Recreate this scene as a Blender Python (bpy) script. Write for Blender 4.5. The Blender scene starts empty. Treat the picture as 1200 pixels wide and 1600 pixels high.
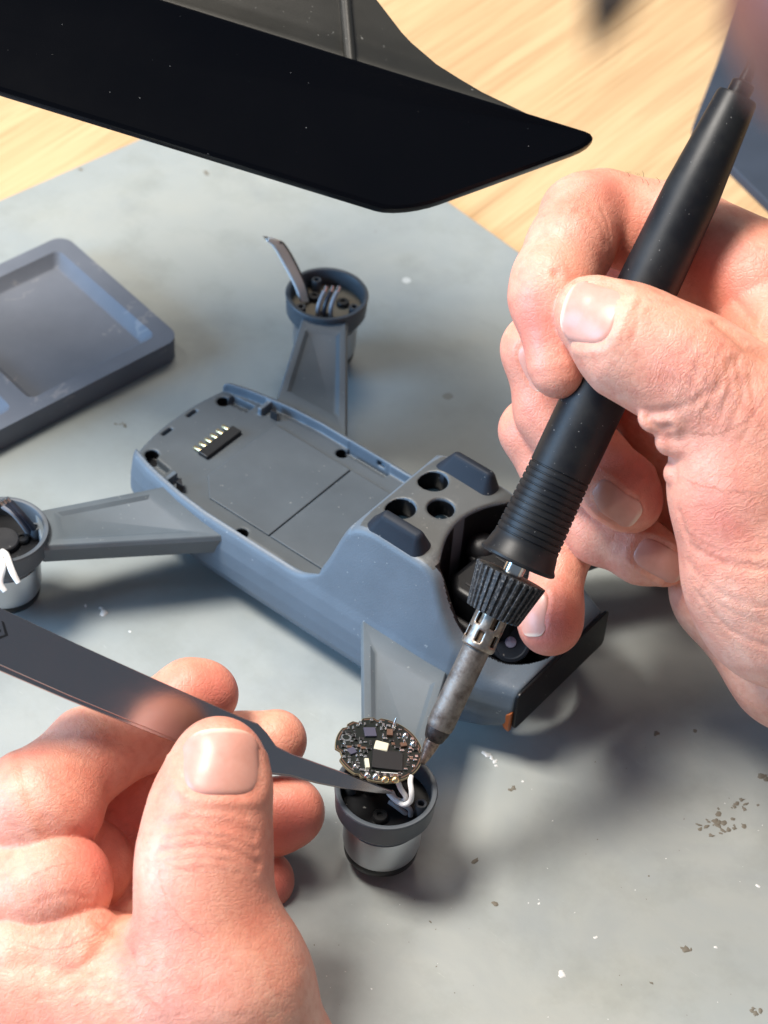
import bpy, bmesh, math, random
import numpy as np
from mathutils import Vector, Matrix

# ------------------------------------------------------------------ camera, world, lamps, exposure
# working frame: millimetres, x = drone tail -> nose, y = across the drone, z up; mat top at z = 5
MM = 0.001
ZO = -3.0                                   # frame z -> world z (table top at world 0)
CP = np.array([230.3934, -311.5731, 412.5515])
CR = np.array([0.77785146, 0.62555185, 0.06026603])
CU = np.array([-0.47362098, 0.52048285, 0.71047926])
CF = np.array([-0.41307418, 0.58119058, -0.70113282])
FP = 3532.5

scene = bpy.context.scene
col = scene.collection

def wv(p):
    return Vector((p[0]*MM, p[1]*MM, (p[2]+ZO)*MM))

cam = bpy.data.cameras.new('camera')
co = bpy.data.objects.new('camera', cam)
col.objects.link(co)
m = Matrix(((CR[0], CU[0], -CF[0], 0), (CR[1], CU[1], -CF[1], 0), (CR[2], CU[2], -CF[2], 0), (0, 0, 0, 1)))
m.translation = wv(CP)
co.matrix_world = m
cam.sensor_fit = 'VERTICAL'
cam.sensor_height = 36.0
cam.lens = FP/1600*36.0
cam.clip_start = 0.02
cam.clip_end = 20
cam.dof.use_dof = True
cam.dof.focus_distance = 0.487
cam.dof.aperture_fstop = 25
scene.camera = co

world = bpy.data.worlds.new('World')
scene.world = world
world.use_nodes = True
bg = world.node_tree.nodes['Background']
bg.inputs['Color'].default_value = (0.62, 0.78, 1.0, 1)
bg.inputs['Strength'].default_value = 0.21
scene.view_settings.view_transform = 'Standard'
scene.view_settings.look = 'None'
scene.view_settings.exposure = 0.0
scene.view_settings.gamma = 1.0
scene.cycles.max_bounces = 8

def area_lamp(name, loc, target, sx, sy, watts, colour):
    l = bpy.data.lights.new(name, 'AREA')
    l.shape = 'RECTANGLE'; l.size = sx; l.size_y = sy; l.energy = watts; l.color = colour
    o = bpy.data.objects.new(name, l); col.objects.link(o)
    o.location = Vector(loc)
    o.rotation_euler = (Vector(target)-Vector(loc)).to_track_quat('-Z', 'Y').to_euler()
    return o
area_lamp('ceiling_lamp', (-0.52, -0.30, 1.28), (0, 0, 0), 0.40, 0.40, 32.0, (1.0, 0.94, 0.86))
area_lamp('ceiling_lamp', (-0.42, 0.46, 1.25), (0, 0, 0), 0.45, 0.45, 6.0, (1.0, 0.91, 0.79))
area_lamp('window_light', (-0.85, -1.10, 0.42), (0, 0, 0.03), 0.7, 0.7, 27.0, (0.33, 0.62, 1.0))

# ------------------------------------------------------------------ helpers
def at(x, y, d):
    """point that stands d mm in front of the camera's plane on the sight line x, y"""
    return CP + (CF + CR*((x-600)/FP) + CU*((800-y)/FP))*d
def atz(x, y, z):
    v = CF + CR*((x-600)/FP) + CU*((800-y)/FP)
    return CP + v*((z-CP[2])/v[2])
def unit(v):
    v = np.asarray(v, float); return v/np.linalg.norm(v)

class MB:
    def __init__(self): self.v = []; self.f = []
    def add(self, vs, fs):
        n = len(self.v); self.v.extend([tuple(map(float, p)) for p in vs]); self.f.extend([tuple(i+n for i in f) for f in fs]); return self
    def box(self, c, s, ax=None):
        ax = np.eye(3) if ax is None else np.asarray(ax)
        c = np.asarray(c, float); vs = []
        for sx in (-1, 1):
            for sy in (-1, 1):
                for sz in (-1, 1): vs.append(c+ax[0]*sx*s[0]/2+ax[1]*sy*s[1]/2+ax[2]*sz*s[2]/2)
        fs = [(0,1,3,2),(4,6,7,5),(0,4,5,1),(2,3,7,6),(0,2,6,4),(1,5,7,3)]
        if np.linalg.det(ax) < 0: fs = [f[::-1] for f in fs]
        return self.add(vs, fs)
    def prism(self, poly, z0, z1, o=(0,0,0), ax=None):
        ax = np.eye(3) if ax is None else np.asarray(ax); o = np.asarray(o, float)
        n = len(poly)
        a = sum(poly[i][0]*poly[(i+1)%n][1]-poly[(i+1)%n][0]*poly[i][1] for i in range(n))
        if a < 0: poly = poly[::-1]
        vs = [o+ax[0]*p[0]+ax[1]*p[1]+ax[2]*z0 for p in poly]+[o+ax[0]*p[0]+ax[1]*p[1]+ax[2]*z1 for p in poly]
        fs = [tuple(range(n-1, -1, -1)), tuple(range(n, 2*n))]+[(i, (i+1)%n, (i+1)%n+n, i+n) for i in range(n)]
        return self.add(vs, fs)
    def lathe(self, prof, o, axis=(0,0,1), n=48, up=None, mod=None, cap=True):
        axis = unit(axis)
        t = np.array([1.,0,0]) if abs(axis[0]) < .9 else np.array([0,1.,0])
        u = unit(np.cross(axis, t)) if up is None else unit(np.asarray(up)-axis*np.dot(up, axis))
        w = np.cross(axis, u); o = np.asarray(o, float)
        vs = []; fs = []
        for k, (r, z) in enumerate(prof):
            for i in range(n):
                a = 2*math.pi*i/n; rr = r*(mod(i, k) if mod else 1)
                vs.append(o+axis*z+(u*math.cos(a)+w*math.sin(a))*rr)
        for k in range(len(prof)-1):
            for i in range(n):
                j = (i+1) % n; fs.append((k*n+i, k*n+j, (k+1)*n+j, (k+1)*n+i))
        if cap:
            if prof[0][0] > 1e-6: fs.append(tuple(range(n-1, -1, -1)))
            if prof[-1][0] > 1e-6: fs.append(tuple(range((len(prof)-1)*n, len(prof)*n)))
        return self.add(vs, fs)
    def tube(self, pts, rad, n=10, sub=6):
        pts = [np.asarray(p, float) for p in pts]
        P = [2*pts[0]-pts[1]]+pts+[2*pts[-1]-pts[-2]]; path = []; rr = []
        rads = rad if hasattr(rad, '__len__') else [rad]*len(pts)
        for i in range(1, len(P)-2):
            for s in range(sub):
                t = s/sub
                path.append(.5*((2*P[i])+(-P[i-1]+P[i+1])*t+(2*P[i-1]-5*P[i]+4*P[i+1]-P[i+2])*t*t+(-P[i-1]+3*P[i]-3*P[i+1]+P[i+2])*t**3))
                rr.append(rads[i-1]*(1-t)+rads[i]*t)
        path.append(pts[-1]); rr.append(rads[-1])
        vs = []; fs = []; u = None
        for k in range(len(path)):
            d = unit(path[min(k+1, len(path)-1)]-path[max(k-1, 0)])
            if u is None: u = unit(np.cross(d, [0.3, 0.5, 0.8]))
            u = unit(u-d*np.dot(u, d)); w = np.cross(d, u)
            for i in range(n):
                a = 2*math.pi*i/n; vs.append(path[k]+(u*math.cos(a)+w*math.sin(a))*rr[k])
        for k in range(len(path)-1):
            for i in range(n):
                j = (i+1) % n; fs.append((k*n+i, k*n+j, (k+1)*n+j, (k+1)*n+i))
        fs.append(tuple(range(n-1, -1, -1))); fs.append(tuple(range((len(path)-1)*n, len(path)*n)))
        return self.add(vs, fs)

def raw_obj(name, V, Fq, mat, root=None, org=None, smooth=40, attrs=None):
    """V in frame mm. Children share the root's origin; top-level things get their origin at org."""
    o_ = np.asarray(root['_o'] if root is not None else (org if org is not None else np.asarray(V).mean(0)), float)
    me = bpy.data.meshes.new(name)
    Vm = (np.asarray(V, float)-o_)*MM
    if isinstance(Fq, np.ndarray):
        me.vertices.add(len(Vm)); me.vertices.foreach_set('co', Vm.astype(np.float32).ravel())
        n, k = Fq.shape
        me.loops.add(n*k); me.loops.foreach_set('vertex_index', Fq.astype(np.int32).ravel())
        me.polygons.add(n); me.polygons.foreach_set('loop_start', np.arange(0, n*k, k, dtype=np.int32))
        me.update(calc_edges=True); me.validate()
    else:
        me.from_pydata([tuple(p) for p in Vm], [], Fq); me.update()
    if smooth:
        me.polygons.foreach_set('use_smooth', [True]*len(me.polygons))
        if smooth < 180: me.set_sharp_from_angle(angle=math.radians(smooth))
    if attrs:
        for k_, a_ in attrs.items():
            at_ = me.attributes.new(k_, 'FLOAT', 'POINT'); at_.data.foreach_set('value', np.asarray(a_, np.float32))
    me.materials.append(mat)
    o = bpy.data.objects.new(name, me); col.objects.link(o)
    if root is not None:
        o.parent = root
        o['_o'] = [float(x) for x in o_]
    else:
        o.location = wv(o_); o['_o'] = [float(x) for x in o_]
    return o
def build(name, mb, mat, root=None, org=None, smooth=40, bevel=0, seg=2):
    o = raw_obj(name, mb.v, mb.f, mat, root, org, smooth)
    if bevel:
        b = o.modifiers.new('bevel', 'BEVEL'); b.width = bevel*MM; b.segments = seg; b.limit_method = 'ANGLE'; b.angle_limit = math.radians(35)
    return o
def empty(name, org):
    o = bpy.data.objects.new(name, None); col.objects.link(o); o.location = wv(org); o['_o'] = [float(x) for x in org]; o.empty_display_size = .01
    return o
def tag(o, label, cat=None, group=None, kind=None):
    o['label'] = label
    if cat: o['category'] = cat
    if group: o['group'] = group
    if kind: o['kind'] = kind
    return o

# ------------------------------------------------------------------ materials
def mat(name, base, rough=.5, metal=0, spec=.5, coat=0, **kw):
    M = bpy.data.materials.new(name); M.use_nodes = True
    b = M.node_tree.nodes['Principled BSDF']
    b.inputs['Base Color'].default_value = (*base, 1); b.inputs['Roughness'].default_value = rough
    b.inputs['Metallic'].default_value = metal; b.inputs['Specular IOR Level'].default_value = spec
    b.inputs['Coat Weight'].default_value = coat
    return M
class NT:
    def __init__(self, M): self.t = M.node_tree; self.b = self.t.nodes['Principled BSDF']
    def n(self, kind, **kw):
        x = self.t.nodes.new(kind)
        for k, v in kw.items():
            if k in x.inputs: x.inputs[k].default_value = v
            else: setattr(x, k, v)
        return x
    def l(self, a, b): self.t.links.new(a, b)
    def coord(self, scale=(1,1,1), rot=(0,0,0)):
        c = self.n('ShaderNodeTexCoord'); mp = self.n('ShaderNodeMapping')
        mp.inputs['Scale'].default_value = scale; mp.inputs['Rotation'].default_value = rot
        self.l(c.outputs['Object'], mp.inputs['Vector']); return mp.outputs['Vector']
    def noise(self, vec, scale, detail=4, rough=.55, dist=0):
        x = self.n('ShaderNodeTexNoise'); x.inputs['Scale'].default_value = scale; x.inputs['Detail'].default_value = detail
        x.inputs['Roughness'].default_value = rough; x.inputs['Distortion'].default_value = dist
        self.l(vec, x.inputs['Vector']); return x.outputs['Fac']
    def ramp(self, fac, stops):
        x = self.n('ShaderNodeValToRGB'); e = x.color_ramp.elements
        while len(e) < len(stops): e.new(.5)
        for i, (p, c) in enumerate(stops):
            e[i].position = p; e[i].color = (*c, 1) if len(c) == 3 else c
        self.l(fac, x.inputs['Fac']); return x.outputs['Color']
    def mix(self, fac, a, b, mode='MIX'):
        x = self.n('ShaderNodeMix', data_type='RGBA', blend_type=mode)
        for s, v in ((0, fac), (6, a), (7, b)):
            if hasattr(v, 'is_linked'): self.l(v, x.inputs[s])
            else: x.inputs[s].default_value = v if s == 0 else ((*v, 1) if len(v) == 3 else v)
        return x.outputs[2]
    def math(self, op, a, b=None, c=None):
        x = self.n('ShaderNodeMath', operation=op)
        for i, v in enumerate((a, b, c)):
            if v is None: continue
            if hasattr(v, 'is_linked'): self.l(v, x.inputs[i])
            else: x.inputs[i].default_value = v
        return x.outputs[0]
    def attr(self, name):
        x = self.n('ShaderNodeAttribute'); x.attribute_name = name; return x.outputs['Fac']
    def bump(self, h, strength, dist, prev=None):
        x = self.n('ShaderNodeBump'); x.inputs['Strength'].default_value = strength; x.inputs['Distance'].default_value = dist
        self.l(h, x.inputs['Height'])
        if prev is not None: self.l(prev, x.inputs['Normal'])
        return x.outputs['Normal']

def plastic(name, base, rough, grain=.00004, gscale=2600, spec=.5, dust=.25, var=.12):
    M = mat(name, base, rough, spec=spec); t = NT(M); v = t.coord()
    n1 = t.noise(v, 60, 5, .6); n2 = t.noise(v, gscale, 2)
    lo = tuple(c*(1-var) for c in base); hi = tuple(min(1, c*(1+var)) for c in base)
    c = t.ramp(n1, [(.3, lo), (.7, hi)])
    spk = t.noise(v, 900, 2, .5)
    c = t.mix(t.math('MULTIPLY', t.math('GREATER_THAN', spk, .735), dust), c, (.55, .55, .52))
    t.l(c, t.b.inputs['Base Color'])
    t.l(t.math('ADD', rough-.06, t.math('MULTIPLY', n1, .14)), t.b.inputs['Roughness'])
    t.l(t.bump(n2, .5, grain), t.b.inputs['Normal'])
    return M
GREY = plastic('drone_grey_plastic', (.106, .133, .163), .46, grain=.0001)
CUPG = plastic('cup_grey_plastic', (.072, .083, .096), .48, grain=.00003)
ARMG = plastic('arm_grey_plastic', (.098, .120, .138), .50, grain=.00003)
FLOORG = plastic('bay_floor_plastic', (.078, .092, .104), .55, grain=.00002)
PLATE = plastic('belly_plate_plastic', (.072, .076, .076), .42, grain=.00004)
t = NT(PLATE); v = t.coord(); sc_ = t.noise(v, 90, 6, .75); ln = [l for l in t.b.inputs['Base Color'].links][0].from_socket
t.l(t.mix(t.ramp(sc_, [(.56, (0,0,0)), (.72, (.5,.5,.5))]), ln, (.21, .21, .20)), t.b.inputs['Base Color'])
NAVY = plastic('foot_rubber', (.013, .018, .028), .58, spec=.25, grain=.00004)
BLACK = plastic('black_plastic', (.006, .0065, .008), .38, spec=.3, grain=.00002)
SOFTBLK = plastic('black_soft_plastic', (.014, .014, .016), .46, grain=.00004, gscale=3200)
HOLE = mat('hole_dark', (.006, .006, .008), .7)
LENS = mat('lens_glass', (.01, .02, .03), .08, coat=1)
LENSL = mat('camera_lens', (.25, .24, .34), .15, coat=1)
GOLD = mat('gold_contact', (.85, .66, .36), .28, 1)
SILVER = mat('silver_bell', (.47, .49, .52), .40, 1)
SOLDER = mat('solder', (.82, .80, .76), .22, 1)
CHROME = mat('chrome_shaft', (.78, .76, .72), .16, 1)
WHITEW = mat('white_wire', (.85, .84, .82), .4)
GREYW = mat('grey_wire', (.32, .33, .36), .4)
DARKW = mat('dark_wire', (.03, .035, .05), .35)
TAN = plastic('tan_stator', (.20, .175, .13), .5)
ORANGE = plastic('orange_plastic', (.32, .085, .02), .4)
PCBM = mat('board_black', (.010, .013, .011), .28)
PCBE = mat('board_edge', (.20, .165, .095), .5)
CHIPW = mat('chip_ceramic', (.72, .68, .52), .4)
CHIPK = mat('chip_black', (.012, .012, .013), .4)
CHIPB = mat('chip_brown', (.13, .065, .04), .45)
CHIPP = mat('chip_violet', (.07, .07, .11), .35)

def steel(name, base, rough, stain, scale=300):
    M = mat(name, base, rough, 1); t = NT(M); v = t.coord()
    n = t.noise(v, scale, 6, .65); n2 = t.noise(v, scale*5, 3)
    t.l(t.mix(t.ramp(n, [(.42, (0,0,0)), (.68, (1,1,1))]), base, stain), t.b.inputs['Base Color'])
    t.l(t.math('ADD', rough-.1, t.math('MULTIPLY', n2, .3)), t.b.inputs['Roughness'])
    t.l(t.bump(n2, .5, .00006), t.b.inputs['Normal'])
    return M
BARREL = steel('heated_barrel', (.30, .265, .235), .56, (.13, .10, .085))
SLEEVE = steel('sleeve_steel', (.46, .40, .345), .40, (.22, .17, .14))
INNER = steel('sleeve_inner', (.30, .20, .13), .5, (.12, .07, .05))
TIPM = steel('burnt_tip', (.10, .085, .08), .5, (.03, .03, .03), 700)
TIPC = steel('copper_tip', (.34, .25, .20), .42, (.09, .065, .055), 900)
TWZ = mat('tweezer_steel', (.47, .42, .405), .22, 1)
t = NT(TWZ); v = t.coord((1, 1, 1)); n = t.noise(v, 2500, 2); t.l(t.math('ADD', .15, t.math('MULTIPLY', t.noise(v, 120, 4), .14)), t.b.inputs['Roughness']); t.l(t.bump(n, .35, .00002), t.b.inputs['Normal'])

def knurl_mat():
    M = mat('nut_plastic', (.03, .03, .032), .55); t = NT(M); v = t.coord()
    n = t.noise(v, 1500, 4, .7)
    t.l(t.ramp(n, [(.38, (.012, .013, .015)), (.56, (.04, .04, .042)), (.70, (.22, .21, .20))]), t.b.inputs['Base Color'])
    t.l(t.bump(n, .7, .00025), t.b.inputs['Normal'])
    return M
NUT = knurl_mat()
def worn_black():
    M = mat('grip_rubber', (.02, .02, .022), .5, spec=.38); t = NT(M); v = t.coord()
    n = t.noise(v, 140, 5, .6); d = t.noise(v, 1600, 2)
    c = t.ramp(n, [(.4, (.0065, .007, .009)), (.7, (.016, .016, .016))])
    c = t.mix(t.math('MULTIPLY', t.math('GREATER_THAN', d, .74), .35), c, (.5, .48, .45))
    t.l(c, t.b.inputs['Base Color']); t.l(t.math('ADD', .36, t.math('MULTIPLY', n, .16)), t.b.inputs['Roughness'])
    t.l(t.bump(t.noise(v, 2600, 2), .3, .00003), t.b.inputs['Normal'])
    return M
GRIP = worn_black()

def mat_surface():
    M = mat('mat_rubber', (.44, .47, .44), .42, spec=.4); t = NT(M); v = t.coord()
    n1 = t.noise(v, 9, 6, .6, .6); n2 = t.noise(v, 55, 6, .65); n3 = t.noise(v, 1800, 2)
    c = t.ramp(n1, [(.3, (.275, .305, .30)), (.5, (.335, .360, .350)), (.7, (.385, .395, .36))])
    c = t.mix(t.ramp(n2, [(.48, (0,0,0)), (.75, (.5,.5,.5))]), c, (.235, .25, .225))
    c = t.mix(t.ramp(t.noise(v, 22, 5, .6, .8), [(.5, (0,0,0)), (.75, (.4,.4,.4))]), c, (.24, .27, .29))
    n4 = t.noise(t.coord((1, 14, 1), (0, 0, .5)), 130, 4, .7); c = t.mix(t.math('MULTIPLY', t.math('GREATER_THAN', n4, .70), .25), c, (.6, .61, .6))
    vo = t.n('ShaderNodeTexVoronoi', feature='F1'); vo.inputs['Scale'].default_value = 75; vo.inputs['Randomness'].default_value = 1; t.l(v, vo.inputs['Vector'])
    d = vo.outputs['Distance']
    sel = t.n('ShaderNodeSeparateColor'); t.l(vo.outputs['Color'], sel.inputs['Color'])
    rad = t.math('MULTIPLY', t.math('POWER', sel.outputs['Red'], 6), .16)
    spot = t.math('LESS_THAN', t.math('ADD', d, t.math('MULTIPLY', t.noise(v, 700, 3), .08)), t.math('ADD', rad, .03))
    dark = t.math('MULTIPLY', spot, t.math('MULTIPLY', t.math('GREATER_THAN', sel.outputs['Green'], .62), .6))
    c = t.mix(dark, c, (.16, .15, .12))
    lite = t.math('MULTIPLY', spot, t.math('MULTIPLY', t.math('LESS_THAN', sel.outputs['Green'], .22), .55))
    c = t.mix(lite, c, (.75, .76, .74))
    t.l(c, t.b.inputs['Base Color'])
    t.l(t.math('ADD', .34, t.math('MULTIPLY', n2, .22)), t.b.inputs['Roughness'])
    # little ring dents
    vr = t.n('ShaderNodeTexVoronoi', feature='F1'); vr.inputs['Scale'].default_value = 38; t.l(v, vr.inputs['Vector'])
    ring = t.math('LESS_THAN', t.math('ABSOLUTE', t.math('SUBTRACT', vr.outputs['Distance'], .075)), .018)
    sc = t.n('ShaderNodeSeparateColor'); t.l(vr.outputs['Color'], sc.inputs['Color'])
    ring = t.math('MULTIPLY', ring, t.math('GREATER_THAN', sc.outputs['Blue'], .6))
    b1 = t.bump(n3, .25, .00003); b2 = t.bump(t.noise(v, 160, 4), .3, .0003, b1); b3 = t.bump(ring, .9, -.0005, b2)
    t.l(b3, t.b.inputs['Normal'])
    return M
def wood():
    M = mat('oak_table', (.66, .45, .25), .42, spec=.35); t = NT(M)
    v = t.coord((1, 1, 1), (0, 0, math.radians(8.7+3)))
    vs = t.coord((150, 7, 1), (0, 0, math.radians(11))); vf = t.coord((700, 14, 1), (0, 0, math.radians(11)))
    vb = t.coord((38, 3.2, 1), (0, 0, math.radians(11)))
    a = t.noise(vs, 1, 5, .6, .4); b = t.noise(vf, 1, 3, .6); g = t.noise(vb, 1, 3, .55, .8)
    c = t.ramp(g, [(.25, (.58, .365, .19)), (.5, (.68, .455, .245)), (.75, (.74, .52, .295))])
    c = t.mix(t.ramp(a, [(.45, (0,0,0)), (.70, (.5,.5,.5))]), c, (.46, .28, .14))
    c = t.mix(t.ramp(b, [(.5, (0,0,0)), (.72, (.6,.6,.6))]), c, (.38, .22, .10))
    t.l(c, t.b.inputs['Base Color'])
    t.l(t.bump(b, .3, .00008), t.b.inputs['Normal'])
    return M
def tray_mat():
    M = mat('tray_silicone', (.19, .21, .255), .55, spec=.3); t = NT(M); v = t.coord()
    n = t.noise(v, 40, 6, .6); n2 = t.noise(v, 14, 5, .7, 1.0)
    c = t.ramp(n, [(.3, (.118, .130, .155)), (.7, (.160, .172, .200))])
    sc = t.ramp(t.math('ABSOLUTE', t.math('SUBTRACT', n2, .5)), [(0, (.45,.45,.45)), (.012, (0,0,0))])
    c = t.mix(t.math('MULTIPLY', sc, t.math('GREATER_THAN', n, .60)), c, (.34, .315, .30))
    t.l(c, t.b.inputs['Base Color']); t.l(t.bump(t.noise(v, 1500, 3), .4, .00005), t.b.inputs['Normal'])
    return M
def hood_mat():
    M = mat('hood_gloss_black', (.008, .009, .012), .16, spec=.10); t = NT(M); v = t.coord()
    d = t.noise(v, 1300, 2, .4); n = t.noise(v, 30, 5, .6)
    c = t.mix(t.math('MULTIPLY', t.math('GREATER_THAN', d, .80), .4), (.0018, .002, .003), (.4, .4, .4))
    t.l(c, t.b.inputs['Base Color'])
    t.l(t.math('ADD', .12, t.math('MULTIPLY', n, .16)), t.b.inputs['Roughness'])
    return M
MATM, WOOD, TRAYM, HOODM = mat_surface(), wood(), tray_mat(), hood_mat()
HOODO = plastic('hood_outer_plastic', (.020, .019, .016), .36, dust=.2)
PADM = plastic('navy_pad', (.030, .042, .065), .6)

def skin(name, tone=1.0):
    M = mat(name, (.7, .42, .32), .42, spec=.42); t = NT(M); v = t.coord()
    red = t.attr('red'); crs = t.attr('crease')
    n1 = t.noise(v, 70, 5, .65); n2 = t.noise(v, 380, 4, .6)
    T_ = lambda r, g, b: (r*tone, g*tone, b*tone)
    c = t.ramp(n1, [(.28, T_(.70, .25, .165)), (.5, T_(.80, .365, .25)), (.72, T_(.86, .48, .35))])
    c = t.mix(t.ramp(t.noise(v, 28, 3, .5), [(.45, (0,0,0)), (.7, (.42,.42,.42))]), c, T_(.74, .235, .165))
    c = t.mix(t.math('MULTIPLY', red, .9), c, T_(.74, .185, .135))
    c = t.mix(t.ramp(n2, [(.48, (0,0,0)), (.75, (.55,.55,.55))]), c, T_(.64, .205, .14))
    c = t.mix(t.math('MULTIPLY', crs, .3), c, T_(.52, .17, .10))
    t.l(c, t.b.inputs['Base Color'])
    t.b.inputs['Subsurface Weight'].default_value = .17
    t.b.inputs['Subsurface Radius'].default_value = (1.0, .30, .15)
    t.b.inputs['Subsurface Scale'].default_value = .003
    t.l(t.math('ADD', .33, t.math('MULTIPLY', n2, .22)), t.b.inputs['Roughness'])
    vo = t.n('ShaderNodeTexVoronoi', feature='DISTANCE_TO_EDGE'); vo.inputs['Scale'].default_value = 750
    nv = t.n('ShaderNodeTexNoise'); nv.inputs['Scale'].default_value = 250
    t.l(v, nv.inputs['Vector'])
    vv = t.n('ShaderNodeVectorMath', operation='MULTIPLY_ADD'); t.l(nv.outputs['Color'], vv.inputs[0]); vv.inputs[1].default_value = (.003,)*3; t.l(v, vv.inputs[2])
    t.l(vv.outputs[0], vo.inputs['Vector'])
    h = t.math('MINIMUM', vo.outputs['Distance'], .18)
    b1 = t.bump(h, .45, .0004); b2 = t.bump(t.noise(v, 2000, 3), .4, .0002, b1)
    b3 = t.bump(t.noise(v, 240, 4, .6), .3, .0004, b2)
    # wrinkle lines across the joints (ws = mm along the finger, wm = how much)
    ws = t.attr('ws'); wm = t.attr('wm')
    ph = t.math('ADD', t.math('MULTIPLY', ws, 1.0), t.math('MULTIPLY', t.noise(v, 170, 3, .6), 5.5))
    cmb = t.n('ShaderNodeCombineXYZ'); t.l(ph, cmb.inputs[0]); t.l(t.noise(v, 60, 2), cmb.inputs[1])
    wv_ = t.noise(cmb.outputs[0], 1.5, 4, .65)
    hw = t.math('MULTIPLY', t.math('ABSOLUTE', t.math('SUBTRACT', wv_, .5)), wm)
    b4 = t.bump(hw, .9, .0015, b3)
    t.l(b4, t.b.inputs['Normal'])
    return M
SKIN = skin('skin')
SKIN_SHADED = skin('skin_shaded', .26)  # hand skin darkened: the shade on the unlit face is in the colour
def nail_mat():
    M = mat('fingernail', (.78, .5, .44), .24, spec=.38); t = NT(M); e = t.attr('edge'); v = t.coord()
    n = t.noise(v, 500, 3)
    c = t.mix(n, (.63, .285, .215), (.71, .36, .285))
    c = t.mix(e, c, (.78, .56, .43))
    t.l(c, t.b.inputs['Base Color']); t.b.inputs['Subsurface Weight'].default_value = .12
    t.b.inputs['Subsurface Radius'].default_value = (1, .4, .25); t.b.inputs['Subsurface Scale'].default_value = .0015
    t.l(t.math('ADD', .26, t.math('MULTIPLY', n, .2)), t.b.inputs['Roughness'])
    return M
NAIL = nail_mat()

# ------------------------------------------------------------------ implicit-surface tools
def smin(a, b, k):
    if k <= 0: return np.minimum(a, b)
    h = np.maximum(k-np.abs(a-b), 0)/k
    return np.minimum(a, b)-h*h*k*.25
def smax(a, b, k): return -smin(-a, -b, k)

def surface_nets(F, o, h):
    S = F < 0
    nx, ny, nz = F.shape
    c = np.zeros((nx-1, ny-1, nz-1), np.uint8)
    offs = [(i, j, k) for i in (0, 1) for j in (0, 1) for k in (0, 1)]
    for i, j, k in offs: c += S[i:nx-1+i, j:ny-1+j, k:nz-1+k]
    act = (c > 0) & (c < 8); del c
    idx = np.full(act.shape, -1, np.int32); I = np.argwhere(act); idx[act] = np.arange(len(I))
    acc = np.zeros((len(I), 3)); cnt = np.zeros(len(I))
    vals = {q: F[I[:, 0]+q[0], I[:, 1]+q[1], I[:, 2]+q[2]] for q in offs}
    for a in offs:
        for ax in range(3):
            if a[ax]: continue
            b = list(a); b[ax] = 1; b = tuple(b)
            fa, fb = vals[a], vals[b]; m_ = (fa < 0) != (fb < 0)
            tt = np.where(m_, fa/np.where(fa == fb, 1, fa-fb), 0)
            p = np.array(a, float)[None, :]+tt[:, None]*(np.array(b)-np.array(a))[None, :]
            acc += p*m_[:, None]; cnt += m_
    V = np.asarray(o)+h*(I+acc/cnt[:, None])
    Q = []
    for ax in range(3):
        sl0 = [slice(None)]*3; sl1 = [slice(None)]*3
        sl0[ax] = slice(0, -1); sl1[ax] = slice(1, None)
        a = S[tuple(sl0)]; b = S[tuple(sl1)]
        E = np.argwhere(a != b); u, w = [(1, 2), (2, 0), (0, 1)][ax]
        ok = (E[:, u] > 0) & (E[:, w] > 0) & (E[:, u] < F.shape[u]-1) & (E[:, w] < F.shape[w]-1); E = E[ok]
        ins = a[E[:, 0], E[:, 1], E[:, 2]]
        def cell(du, dw):
            X = E.copy(); X[:, u] -= du; X[:, w] -= dw
            return idx[X[:, 0], X[:, 1], X[:, 2]]
        q = np.stack([cell(1, 1), cell(0, 1), cell(0, 0), cell(1, 0)], 1)
        q[~ins] = q[~ins][:, ::-1]
        Q.append(q)
    return V, np.concatenate(Q)

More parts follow.
